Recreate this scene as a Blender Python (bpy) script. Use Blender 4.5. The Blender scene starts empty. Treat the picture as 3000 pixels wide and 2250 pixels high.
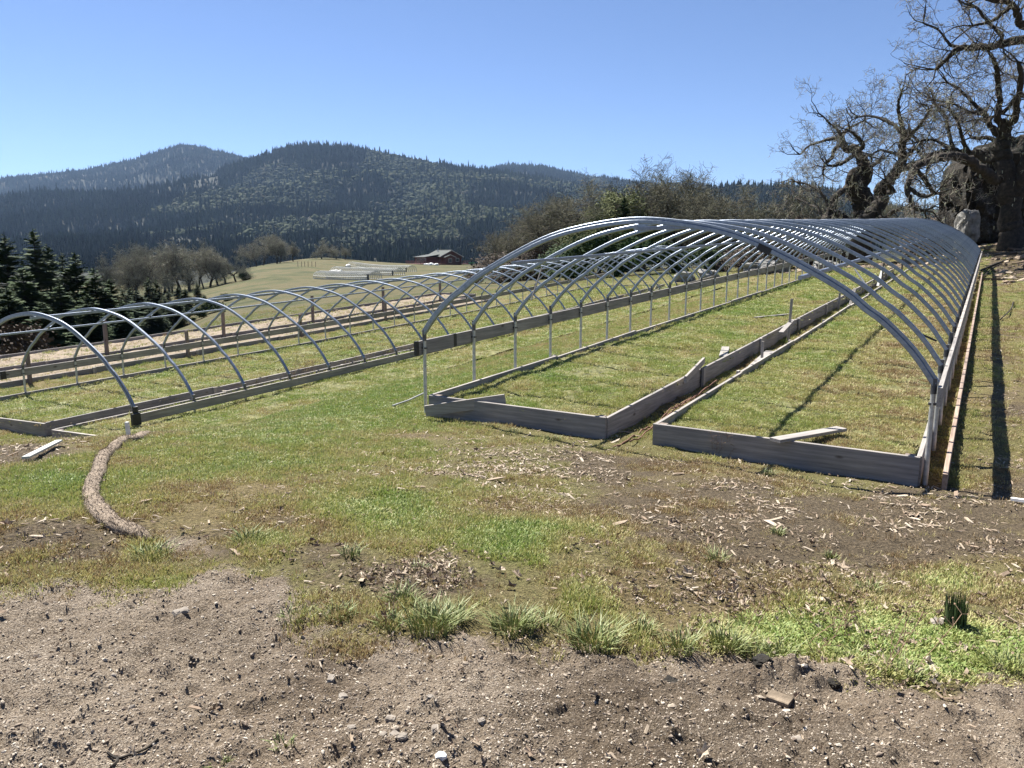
import bpy, math, random
import numpy as np
from mathutils import Vector, Matrix
R = math.radians
random.seed(7); rng = np.random.default_rng(11)
scene = bpy.context.scene
COL = scene.collection

# ---------------------------------------------------------------- camera model
PITCH = .1673; FPX = 2250.0
CP, SP = math.cos(PITCH), math.sin(PITCH)
def tan_of_py(py):                       # slope z/depth of a line of sight in the picture's centre column
    k = (1125 - np.asarray(py, float)) / FPX
    return (k*CP - SP) / (CP + k*SP)
def ray(px, py):
    X = (px-1500)/FPX; Y = -(py-1125)/FPX
    return np.array([X, CP + Y*SP, -SP + Y*CP])
def to_px(x, y, z):
    d = np.maximum(y*CP - z*SP, .05); v = y*SP + z*CP
    return 1500 + x/d*FPX, 1125 - v/d*FPX

# ---------------------------------------------------------------- noise
def _h(ix, iy, s):
    h = (ix.astype(np.int64)*374761393 + iy.astype(np.int64)*668265263 + s*1442695041) & 0xffffffff
    h = ((h ^ (h >> 13))*1274126177) & 0xffffffff
    return (h ^ (h >> 16)) / 4294967295.0
def vnoise(x, y, s=0):
    x = np.asarray(x, float); y = np.asarray(y, float)
    ix = np.floor(x); iy = np.floor(y); fx = x-ix; fy = y-iy
    fx = fx*fx*(3-2*fx); fy = fy*fy*(3-2*fy)
    a = _h(ix, iy, s); b = _h(ix+1, iy, s); c = _h(ix, iy+1, s); d = _h(ix+1, iy+1, s)
    return (a*(1-fx)+b*fx)*(1-fy) + (c*(1-fx)+d*fx)*fy
def fbm(x, y, s=0, o=4):
    t = 0; a = .5; n = 0
    for i in range(o):
        t = t + a*vnoise(x*2**i+i*17.3, y*2**i-i*9.1, s+i); n += a; a *= .5
    return t/n
def sstep(a, b, x):
    t = np.clip((np.asarray(x, float)-a)/(b-a), 0, 1); return t*t*(3-2*t)

# ---------------------------------------------------------------- terrain
YR = .5491; AR = np.array([math.sin(YR), math.cos(YR)]); CR = np.array([math.cos(YR), -math.sin(YR)])
PR = np.array([-1.2185, 10.6386, -2.1976])       # front left post of the right hoop house
YL = .5356; AL = np.array([math.sin(YL), math.cos(YL)]); CL = np.array([math.cos(YL), -math.sin(YL)])
PL = np.array([-11.3043, 17.5635, -3.4338])      # a far side post of the left hoop house
def uvR(x, y): dx = x-PR[0]; dy = y-PR[1]; return dx*AR[0]+dy*AR[1], dx*CR[0]+dy*CR[1]
def uvL(x, y): dx = x-PL[0]; dy = y-PL[1]; return dx*AL[0]+dy*AL[1], dx*CL[0]+dy*CL[1]
_kv = [-90,-60,-40,-30,-24,-19,-14,-12.1,-9,-6,-4.5,-2.5,-1,0,3,6.3,7.4,9,12,16,25,40,60]
_kz = [-14,-9,-6.5,-5,-4.1,-3.8,-3.62,-3.46,-3.33,-3.22,-3.0,-2.55,-2.29,-2.21,-2.22,-2.25,-2.2,-2.05,-1.62,-.8,1.0,3.2,6]
_tv = np.arange(-90, 60.01, .25); _tz = np.interp(_tv, _kv, _kz)
_g = np.exp(-.5*(np.arange(-8, 9)/2.4)**2); _g /= _g.sum()
_tz = np.convolve(np.pad(_tz, 8, mode='edge'), _g, 'valid')
_cv = [-60,-20,-14,-8,-4,0,8,14,20,40]; _cz = [-7,-3.6,-3.0,-2.35,-1.85,-1.66,-1.6,-1.5,-1.3,0]
ROWS = [20,30,40,55,75,105,150,200,245,290,380,520,800,1200,1700,2100,2500,3100,3700,4800,5400]
TAB = {
-1200:[1150,1120,1080,1040,1000,960,930,900,880,860,840,810,780,730,690,640,600,600,590,530,620],
0:[1150,1130,1110,1080,1040,980,930,900,880,860,840,820,800,745,690,640,598,605,590,524,620],
300:[1150,1100,1070,1040,1000,950,900,870,850,840,835,820,795,745,690,635,588,600,580,491,620],
450:[1100,1060,1030,1000,960,910,870,845,835,830,830,815,795,745,690,630,577,590,560,454,620],
560:[1090,1030,1000,968,930,890,850,838,836,838,842,825,800,742,688,620,557,565,560,408,620],
620:[1080,1015,975,940,908,872,838,828,835,840,850,830,800,740,685,612,540,540,560,406,620],
700:[1070,1000,960,925,895,860,820,792,795,820,850,835,800,740,680,610,550,488,560,435,620],
780:[1060,990,950,912,882,850,805,780,776,810,850,835,800,735,675,605,545,461,540,475,620],
880:[1050,980,940,903,875,845,805,772,758,790,845,835,800,735,675,605,540,425,520,520,620],
950:[1040,970,932,898,870,842,808,775,750,775,840,835,800,730,670,600,530,421,520,540,620],
1060:[1020,960,925,890,862,835,808,782,762,768,835,832,798,730,665,600,530,429,530,560,620],
1200:[1000,945,910,878,850,825,805,786,773,769,830,830,795,730,665,600,540,464,545,560,620],
1350:[990,930,895,865,840,820,803,788,776,772,830,828,795,730,665,605,555,490,560,545,620],
1440:[985,925,888,857,833,815,801,789,779,777,828,826,792,730,665,610,563,500,560,483,620],
1500:[980,920,880,850,828,812,800,790,785,785,825,825,790,730,665,615,570,506,560,472,620],
1600:[970,905,868,838,815,800,795,795,800,805,825,822,785,725,665,620,580,526,560,485,620],
1700:[960,890,855,825,803,795,795,800,805,810,825,815,780,720,655,620,590,552,570,500,620],
1800:[950,880,845,815,795,790,792,800,805,810,820,810,775,710,640,615,595,570,575,523,620],
1900:[940,870,838,806,788,785,790,798,803,805,810,800,765,690,600,610,600,590,590,544,620],
2000:[930,860,830,798,782,782,788,795,800,800,800,790,755,670,575,605,600,590,590,538,620],
2150:[920,850,820,790,778,780,786,790,795,795,795,780,745,660,566,605,600,600,600,568,620],
2300:[910,845,812,782,772,776,782,788,790,790,790,775,740,660,571,610,605,600,600,590,620],
2450:[900,835,800,772,765,770,778,782,785,785,785,770,735,665,590,625,620,620,620,620,640],
2600:[900,830,790,760,755,760,770,775,780,780,780,765,735,690,645,650,650,650,650,650,660],
2750:[900,825,770,735,730,738,750,760,765,770,770,760,735,690,648,655,655,655,655,655,660],
2850:[900,810,735,708,705,715,730,750,760,765,765,755,735,690,650,655,655,655,655,655,660],
3000:[880,780,705,678,672,680,700,720,740,745,745,735,720,690,650,655,655,655,655,655,660],
3300:[850,740,660,632,630,640,660,690,710,720,720,710,700,680,650,655,655,655,655,655,660],
4200:[800,700,620,590,590,600,620,650,680,700,700,700,690,680,650,655,655,655,655,655,660]}
_cx = sorted(TAB); _LX = np.arange(-1200, 4201, 15.0); _LY = np.linspace(math.log(20), math.log(5400), 260)
_T = np.array([[tan_of_py(v) for v in TAB[c]] for c in _cx])
_T1 = np.array([np.interp(_LY, np.log(ROWS), row) for row in _T])
_T2 = np.array([np.interp(_LX, _cx, _T1[:, j]) for j in range(len(_LY))]).T
def _sm(a, sig, ax):
    n = int(sig*3)+1; k = np.exp(-.5*(np.arange(-n, n+1)/sig)**2); k /= k.sum()
    pad = [(0, 0), (0, 0)]; pad[ax] = (n, n); b = np.pad(a, pad, mode='edge')
    return np.apply_along_axis(lambda q: np.convolve(q, k, 'valid'), ax, b)
_T2 = _sm(_sm(_T2, 1.4, 0), 1.5, 1)
def far_z(x, y):
    yy = np.clip(y, 20, 5400)
    px = np.clip(1500 + np.asarray(x)/np.maximum(y, 3)*FPX*1.0, -1200, 4200-1e-3)
    fx = (px+1200)/15.0; fy = (np.log(yy)-_LY[0])/(_LY[1]-_LY[0])
    i = np.clip(np.floor(fx).astype(int), 0, len(_LX)-2); j = np.clip(np.floor(fy).astype(int), 0, len(_LY)-2)
    fx = fx-i; fy = fy-j
    t = (_T2[i, j]*(1-fx)+_T2[i+1, j]*fx)*(1-fy) + (_T2[i, j+1]*(1-fx)+_T2[i+1, j+1]*fx)*fy
    z = t*yy
    big = sstep(420, 1500, yy)
    sp = np.abs(fbm(x/430.+3, y/430., 5, 3)-.5)*2
    z = z - big*(sp-.26)*np.minimum(yy*.04, 95)*(1-.75*sstep(2600, 3000, yy)*(1-sstep(3300,3600,yy))-.6*sstep(4200,4700,yy)) + sstep(60, 120, yy)*(1-big)*(fbm(x/30., y/30., 9, 3)-.5)*.8
    return z
def near_z(x, y):
    u, v = uvR(x, y)
    B = np.interp(v, _tv, _tz); C = np.interp(v, _cv, _cz)
    up = np.clip(u, 0, 60)
    w = sstep(-5, -1, v)
    s = w*(.0363*up+.0001*up*up) + (1-w)*(.0325*up+.0004*up*up)
    S = np.clip((u+6.3)/(6.3-3.2*(1-w)), 0, 1); S = S*S*(3-2*S)*.55 + S*.45
    return C + (B-C)*S + s
def H0(x, y):
    x = np.asarray(x, float); y = np.asarray(y, float)
    u, v = uvR(x, y)
    t = np.maximum(sstep(33, 43, u), sstep(-21.5, -28, v)*sstep(8, 20, y)) if False else np.maximum(sstep(33, 43, u), sstep(21.5, 28, -v))
    t = np.where(y < 8, 0, t)
    return near_z(x, y)*(1-t) + far_z(x, y)*t
def blob(px, py, cx, cy, sx, sy): return np.exp(-(((px-cx)/sx)**2+((py-cy)/sy)**2))
def Hd(x, y):
    """ground with its small bumps"""
    z = H0(x, y)
    r = np.hypot(x, y)
    k = 1-sstep(25, 60, r)
    rough = .5 + 1.0*dirt_mask(x, y)
    z = z + k*((fbm(x*1.1, y*1.1, 21, 3)-.5)*.10 + (fbm(x*4.3, y*4.3, 22, 3)-.5)*.05*rough + (fbm(x*17, y*17, 23, 3)-.5)*.03*rough + np.maximum(fbm(x*13, y*13, 24, 3)-.55, 0)*.11*(rough-.5))
    px, py = to_px(x, y, H0(x, y)); z = z + blob(px, py, 2330, 1965, 230, 24)*(.02+.09*fbm(x*11, y*11, 27, 3))*(r < 6) + blob(px, py, 120, 1790, 260, 30)*.05*fbm(x*9, y*9, 28, 3)*(r < 6)
    return z
def hit(px, py, dz=0.0):
    r = ray(px, py); lo = .5
    t = .5; prev = t
    while t < 6000:
        p = r*t
        if p[2] < float(H0(p[0], p[1]))+dz: break
        prev = t; t *= 1.01
    lo, hi = prev, t
    for _ in range(30):
        m = (lo+hi)/2; p = r*m
        if p[2] < float(H0(p[0], p[1]))+dz: hi = m
        else: lo = m
    q = r*hi
    return Vector((q[0], q[1], float(Hd(q[0], q[1]))+dz))
def at(px, py, depth):
    r = ray(px, py); return Vector(r*(depth/r[1]))
def gz(x, y): return float(H0(x, y))

# ---------------------------------------------------------------- zones of the ground (what grows where)
_bx = [-400,0,150,300,500,620,800,1000,1200,1400,1700,1900,2100,2300,2600,3000,3400]
_by = [1660,1690,1700,1730,1715,1690,1775,1800,1830,1850,1870,1890,1930,1960,1970,1975,1980]
def dirt_mask(x, y):
    px, py = to_px(x, y, H0(x, y))
    b = np.interp(px, _bx, _by) + (fbm(x*1.7, y*1.7, 31, 4)-.5)*330
    m = sstep(-85, 85, py-b)
    g = .9*np.exp(-(((px-560)/170)**2+((py-1620)/60)**2)*1.2)          # grey mud tongue
    m = np.maximum(m, sstep(.3, .95, g+(fbm(x*2.5, y*2.5, 32)-.5)*1.1)*.8)
    m = np.where((y < .6) | (np.hypot(x, y) < 2.2), 1.0, m)
    return np.where(np.hypot(x, y) > 12, 0, m)
def zones(x, y):
    """dirt, vivid green, straw/dry, bare soil, pale chips  (0..1 each)"""
    z = H0(x, y); px, py = to_px(x, y, z); u, v = uvR(x, y); r = np.hypot(x, y)
    D = dirt_mask(x, y)
    n1 = fbm(x*.9, y*.9, 41, 3); n2 = fbm(x*2.7, y*2.7, 42, 3)
    near = 1-sstep(14, 22, r)
    G = blob(px,py,1130,1500,190,75)+blob(px,py,1480,1590,130,70)+blob(px,py,2430,1850,380,75)+blob(px,py,2850,1930,330,60)+blob(px,py,2780,1690,110,50)\
      + .8*blob(px,py,1000,1180,330,90)+.5*blob(px,py,700,1330,420,150)+.6*blob(px,py,1520,1030,260,110)+.5*blob(px,py,1350,1130,200,60)+.7*blob(px,py,440,1610,70,45)+.6*blob(px,py,160,1440,190,70)+.6*blob(px,py,800,1590,100,60)
    G = G*near + (1-near)*.35
    G = np.clip(G*1.1 + (n2-.5)*1.1, 0, 1)
    right = sstep(1500, 2300, px)*sstep(1330, 1420, py)*near
    side = sstep(6.5, 7.0, v)*sstep(-3, 0, u)
    bare = np.clip(.75*blob(px,py,2350,1560,650,110)+.35*blob(px,py,900,1620,500,120)+.9*blob(px,py,1500,1370,330,85)+.75*blob(px,py,1250,1700,240,75)+.9*blob(px,py,2650,1470,250,45)+.5*side+.6*blob(px,py,120,1600,220,60)+.9*blob(px,py,60,1330,150,50)+.2*right + sstep(9.5, 13, v)*.8*sstep(3, 12, u) + .75*sstep(34, 40, u)*sstep(-4, 3, v) + .8*sstep(26, 32, u)*sstep(6.6, 7.4, v) + (n1-.5)*1.3, 0, 1)
    straw = np.clip(.35 + (n1-.5)*1.6 + .3*right + .35*side + .25*blob(px,py,700,1400,300,160), 0, 1)
    chips = np.clip(1.0*blob(px,py,1450,1360,330,90)+.9*blob(px,py,1290,1700,200,65)+.3*right+.3*side+.5*blob(px,py,100,1300,150,60), 0, 1)*(1-D)
    return D, G, straw, np.clip(bare-.6*G, 0, 1), chips

# ---------------------------------------------------------------- mesh helpers
class MB:
    def __init__(s): s.v = []; s.f = []; s.m = []
    def add(s, verts, faces, m=0):
        b = len(s.v); s.v.extend([tuple(p) for p in verts])
        for f in faces: s.f.append(tuple(i+b for i in f)); s.m.append(m)
    def box(s, c, sz, m=0, rot=None):
        x, y, z = sz[0]/2, sz[1]/2, sz[2]/2
        vs = [Vector((i*x, j*y, k*z)) for i in (-1, 1) for j in (-1, 1) for k in (-1, 1)]
        if rot is not None: vs = [rot @ q for q in vs]
        c = Vector(c); s.add([q+c for q in vs], [(0,1,3,2),(4,6,7,5),(0,4,5,1),(2,3,7,6),(0,2,6,4),(1,5,7,3)], m)
    def beam(s, p, q, w, h, m=0, up=(0,0,1), bev=0):
        """board from p to q; p and q run along its centre line, w across, h along up"""
        p = Vector(p); q = Vector(q); d = (q-p).normalized(); up = Vector(up)
        sd = d.cross(up).normalized(); u2 = sd.cross(d).normalized()
        if bev:
            prof = [(-w/2+bev,-h/2),(w/2-bev,-h/2),(w/2,-h/2+bev),(w/2,h/2-bev),(w/2-bev,h/2),(-w/2+bev,h/2),(-w/2,h/2-bev),(-w/2,-h/2+bev)]
        else: prof = [(-w/2,-h/2),(w/2,-h/2),(w/2,h/2),(-w/2,h/2)]
        n = len(prof)
        vs = [e+sd*a+u2*b for e in (p, q) for a, b in prof]
        fs = [(i, (i+1) % n, n+(i+1) % n, n+i) for i in range(n)] + [tuple(range(n))[::-1], tuple(range(n, 2*n))]
        s.add(vs, fs, m)
    def tube(s, pts, rad, n=6, m=0, cap=True, prof=None, ref=None):
        pts = [Vector(p) for p in pts]; k = len(pts)
        if not hasattr(rad, '__len__'): rad = [rad]*k
        base = len(s.v); side = None
        for i, p in enumerate(pts):
            d = (pts[min(i+1, k-1)]-pts[max(i-1, 0)])
            if d.length < 1e-9: d = Vector((0, 0, 1))
            d.normalize()
            if ref is not None: a = Vector(ref); a = (a-d*a.dot(d)).normalized()
            else:
                a = side if side is not None else (Vector((1, 0, 0)) if abs(d.x) < .8 else Vector((0, 1, 0)))
                a = (a-d*a.dot(d))
                if a.length < 1e-6: a = d.orthogonal()
                a.normalize()
            side = a; b = d.cross(a)
            if prof is not None:
                for (g, h) in prof: s.v.append(tuple(p+a*g+b*h))
            else:
                for j in range(n):
                    t = 2*math.pi*j/n; s.v.append(tuple(p+(a*math.cos(t)+b*math.sin(t))*rad[i]))
        if prof is not None: n = len(prof)
        for i in range(k-1):
            for j in range(n):
                s.f.append((base+i*n+j, base+i*n+(j+1) % n, base+(i+1)*n+(j+1) % n, base+(i+1)*n+j)); s.m.append(m)
        if cap:
            s.f.append(tuple(base+j for j in range(n))[::-1]); s.m.append(m)
            s.f.append(tuple(base+(k-1)*n+j for j in range(n))); s.m.append(m)
    def mesh(s, name, mats, smooth=False):
        me = bpy.data.meshes.new(name); me.from_pydata(s.v, [], s.f)
        mats = mats if isinstance(mats, (list, tuple)) else [mats]
        for q in mats: me.materials.append(q)
        if len(mats) > 1: me.polygons.foreach_set('material_index', s.m)
        if smooth: me.polygons.foreach_set('use_smooth', [True]*len(s.f))
        me.update(); return me
    def build(s, name, mats, parent=None, loc=(0,0,0), smooth=False):
        return link(bpy.data.objects.new(name, s.mesh(name, mats, smooth)), parent, loc)
def link(o, parent=None, loc=(0,0,0)):
    COL.objects.link(o); o.location = loc
    if parent is not None: o.parent = parent
    return o
def tag(o, label=None, cat=None, group=None, kind=None):
    for k, v in (('label', label), ('category', cat), ('group', group), ('kind', kind)):
        if v: o[k] = v
    return o
def empty(name, loc=(0,0,0), rz=0):
    o = bpy.data.objects.new(name, None); o.empty_display_size = .3; COL.objects.link(o)
    o.location = loc; o.rotation_euler = (0, 0, rz); return o
def inst(o, parent, loc=(0,0,0), rz=0, sc=None, rot=None):
    c = o.copy(); COL.objects.link(c); c.parent = parent; c.location = loc; c.rotation_euler = rot if rot else (0, 0, rz)
    if sc is not None: c.scale = sc
    return c
def catmull(pts, n=6):
    P = [Vector(p) for p in pts]; P = [P[0]*2-P[1]]+P+[P[-1]*2-P[-2]]; out = []
    for i in range(1, len(P)-2):
        for k in range(n):
            t = k/n; a, b, c, d = P[i-1], P[i], P[i+1], P[i+2]
            out.append(.5*((2*b)+(c-a)*t+(2*a-5*b+4*c-d)*t*t+(3*b-a-3*c+d)*t**3))
    out.append(P[-2]); return out

# ---------------------------------------------------------------- materials
def newmat(name):
    m = bpy.data.materials.new(name); m.use_nodes = True
    nt = m.node_tree; b = nt.nodes['Principled BSDF']; return m, nt, b
def N(nt, t, **kw):
    n = nt.nodes.new(t)
    for k, v in kw.items(): setattr(n, k, v)
    return n
def noise_node(nt, scale, detail=4, rough=.6, coord='Object', vec=None, stretch=None):
    n = N(nt, 'ShaderNodeTexNoise'); n.inputs['Scale'].default_value = scale; n.inputs['Detail'].default_value = detail; n.inputs['Roughness'].default_value = rough
    if vec is None:
        tc = N(nt, 'ShaderNodeTexCoord'); vec = tc.outputs[coord]
    if stretch:
        mp = N(nt, 'ShaderNodeMapping'); mp.inputs['Scale'].default_value = stretch; nt.links.new(vec, mp.inputs['Vector']); vec = mp.outputs['Vector']
    nt.links.new(vec, n.inputs['Vector']); return n
def ramp(nt, fac, stops):
    r = N(nt, 'ShaderNodeValToRGB'); e = r.color_ramp.elements
    while len(e) > 1: e.remove(e[0])
    e[0].position = stops[0][0]; e[0].color = (*stops[0][1], 1)
    for p, c in stops[1:]:
        q = e.new(p); q.color = (*c, 1)
    nt.links.new(fac, r.inputs['Fac']); return r
def mixc(nt, fac, a, b, mode='MIX'):
    m = N(nt, 'ShaderNodeMix', data_type='RGBA', blend_type=mode)
    for s, v in ((0, fac), (6, a), (7, b)):
        if hasattr(v, 'is_linked') or hasattr(v, 'links'): nt.links.new(v, m.inputs[s])
        else: m.inputs[s].default_value = v if s == 0 else (*v, 1)
    return m.outputs[2]
def bump(nt, b, h, strength=.4, dist=.01):
    n = N(nt, 'ShaderNodeBump'); n.inputs['Strength'].default_value = strength; n.inputs['Distance'].default_value = dist
    nt.links.new(h, n.inputs['Height']); nt.links.new(n.outputs['Normal'], b.inputs['Normal'])
def simple(name, cols, scale=6, rough=.8, metal=0, detail=5, stretch=None, bumpd=0, coord='Object', rand=0):
    m, nt, b = newmat(name)
    n = noise_node(nt, scale, detail, .6, coord, stretch=stretch)
    k = len(cols)
    r = ramp(nt, n.outputs['Fac'], [(.3+.4*i/max(k-1, 1), c) for i, c in enumerate(cols)])
    out = r.outputs['Color']
    if rand:
        oi = N(nt, 'ShaderNodeObjectInfo'); rr = ramp(nt, oi.outputs['Random'], [(0, (1-rand,)*3), (1, (1+rand*.6,)*3)])
        out = mixc(nt, 1.0, out, rr.outputs['Color'], 'MULTIPLY')
    nt.links.new(out, b.inputs['Base Color']); b.inputs['Roughness'].default_value = rough; b.inputs['Metallic'].default_value = metal
    if bumpd: bump(nt, b, n.outputs['Fac'], .6, bumpd)
    return m
def wood(name, c1, c2, c3, axis=1):
    m, nt, b = newmat(name)
    st = [22, 22, 22]; st[axis] = 1.1
    g = noise_node(nt, 1.6, 6, .65, stretch=tuple(st)); l = noise_node(nt, 1.3, 3, .5)
    r = ramp(nt, g.outputs['Fac'], [(.3, c1), (.5, c2), (.68, c3)])
    r2 = ramp(nt, l.outputs['Fac'], [(.3, (.72, .72, .74)), (.7, (1.12, 1.08, 1.04))])
    vo = N(nt, 'ShaderNodeTexVoronoi'); vo.inputs['Scale'].default_value = 1.0
    tc = N(nt, 'ShaderNodeTexCoord'); mp = N(nt, 'ShaderNodeMapping'); s2 = [5, 5, 5]; s2[axis] = 2.0; mp.inputs['Scale'].default_value = s2
    nt.links.new(tc.outputs['Object'], mp.inputs['Vector']); nt.links.new(mp.outputs['Vector'], vo.inputs['Vector'])
    kn = ramp(nt, vo.outputs['Distance'], [(.05, (.35, .3, .27)), (.12, (1, 1, 1))])
    oi = N(nt, 'ShaderNodeObjectInfo'); rr = ramp(nt, oi.outputs['Random'], [(0, (.8, .8, .82)), (1, (1.12, 1.1, 1.06))])
    o = mixc(nt, 1.0, r.outputs['Color'], r2.outputs['Color'], 'MULTIPLY'); o = mixc(nt, 1.0, o, kn.outputs['Color'], 'MULTIPLY'); o = mixc(nt, 1.0, o, rr.outputs['Color'], 'MULTIPLY')
    nt.links.new(o, b.inputs['Base Color']); b.inputs['Roughness'].default_value = .85
    bump(nt, b, g.outputs['Fac'], .5, .004); return m
M = {}
M['galv'] = simple('galvanized_steel', [(.2,.235,.3),(.26,.3,.37),(.32,.36,.43)], 26, .42, .86, 4, rand=.1)  # blue in the base colour stands in for reflected sky
M['bracket'] = simple('dull_bracket_steel', [(.07,.07,.075),(.14,.14,.145)], 18, .5, .6)
M['pipe'] = simple('galvanized_pipe', [(.36,.36,.34),(.5,.5,.48),(.58,.58,.56)], 20, .5, .45, 4)
M['dark'] = simple('black_wrap', [(.012,.012,.013),(.03,.03,.032)], 30, .55)
M['wood'] = wood('weathered_lumber', (.2,.19,.185), (.31,.295,.28), (.4,.385,.365))
M['wood_x'] = wood('weathered_lumber_cross', (.2,.19,.185), (.31,.295,.28), (.4,.385,.365), 0)
M['wood_z'] = wood('weathered_stake', (.24,.23,.21), (.38,.36,.33), (.48,.45,.42), 2)
M['wood_red'] = wood('reddish_lumber', (.2,.145,.115), (.33,.25,.2), (.42,.34,.28))
M['wood_brown'] = wood('brown_post_wood', (.12,.095,.08), (.22,.18,.155), (.29,.24,.205), 2)
M['pale_pipe'] = simple('pale_pipe', [(.36,.37,.35),(.52,.53,.5)], 3, .6)
M['white'] = simple('white_plastic', [(.62,.62,.6),(.8,.8,.78)], 12, .5)
M['soil'] = simple('dark_bed_soil', [(.035,.025,.017),(.075,.055,.035),(.11,.085,.05)], 9, .95, bumpd=.02)
M['sand'] = simple('sandy_soil', [(.07,.054,.034),(.2,.155,.108),(.3,.24,.17)], 8, .95, bumpd=.05)
M['straw_roll'] = None
M['bark'] = simple('oak_bark', [(.01,.008,.006),(.028,.022,.016),(.06,.048,.032)], 7, .95, bumpd=.03)
M['twig'] = simple('oak_twigs', [(.085,.072,.057),(.16,.138,.11)], 2, .9)
M['twig_pale'] = simple('sun_toned_oak_twigs', [(.12,.1,.083),(.26,.22,.185)], 3, .9); M['lichen_pale'] = simple('pale_green_lichen', [(.27,.27,.18),(.45,.45,.33)], 3, .95)  # twig colour lightened to hold the sunlight on the gnarled oaks
M['twig_dark'] = simple('shade_toned_oak_twigs', [(.055,.047,.034),(.11,.096,.07)], 2, .9); M['lichen_dark'] = simple('shade_toned_lichen', [(.12,.12,.07),(.23,.225,.145)], 3, .95)  # darker twig and lichen copies, backlit shade mixed into their colour
M['lichen'] = simple('pale_lichen', [(.21,.21,.145),(.35,.35,.255)], 3, .95)
M['moss'] = simple('brown_moss', [(.03,.026,.01),(.08,.06,.02)], 6, .95)
M['needle'] = simple('fir_needles', [(.014,.034,.012),(.036,.064,.022),(.06,.088,.03)], .6, .75, rand=.25)
M['needle_b'] = simple('young_fir_needles', [(.018,.034,.016),(.04,.065,.028),(.06,.085,.035)], .6, .75, rand=.25)
M['leaf'] = simple('evergreen_leaves', [(.03,.042,.013),(.07,.085,.025),(.1,.11,.04)], .5, .7, rand=.25)
for k_ in ('needle', 'needle_b', 'leaf'): M[k_].node_tree.nodes['Principled BSDF'].inputs['Specular IOR Level'].default_value = .08
M['brush'] = simple('brown_brush', [(.06,.045,.033),(.12,.09,.066)], 1, .9)

def mat_grass(name, stops):
    m, nt, b = newmat(name)
    a = N(nt, 'ShaderNodeAttribute', attribute_type='INSTANCER', attribute_name='tint')
    r = ramp(nt, a.outputs['Fac'], stops)
    nt.links.new(r.outputs['Color'], b.inputs['Base Color']); b.inputs['Roughness'].default_value = .6
    tr = N(nt, 'ShaderNodeBsdfTranslucent'); nt.links.new(r.outputs['Color'], tr.inputs['Color'])
    mx = N(nt, 'ShaderNodeMixShader'); mx.inputs[0].default_value = .28
    nt.links.new(b.outputs[0], mx.inputs[1]); nt.links.new(tr.outputs[0], mx.inputs[2])
    nt.links.new(mx.outputs[0], nt.nodes['Material Output'].inputs['Surface']); return m
M['grass'] = mat_grass('grass_blades', [(0, (.27,.19,.1)), (.18, (.44,.37,.18)), (.4, (.37,.36,.13)), (.6, (.3,.335,.1)), (.8, (.245,.31,.085)), (1, (.2,.3,.06))])
M['chip'] = mat_grass('chips_and_leaves', [(0, (.12,.085,.06)), (.35, (.27,.2,.14)), (.7, (.34,.275,.2)), (1, (.5,.43,.34))])
M['stonebit'] = mat_grass('gravel_bits', [(0, (.07,.055,.042)), (.3, (.17,.132,.1)), (.65, (.31,.255,.195)), (1, (.56,.5,.41))])
for k in ('chip', 'stonebit'):
    for n in M[k].node_tree.nodes:
        if n.type == 'MIX_SHADER': n.inputs[0].default_value = 0
        if n.type == 'BSDF_PRINCIPLED': n.inputs['Roughness'].default_value = .9

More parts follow.
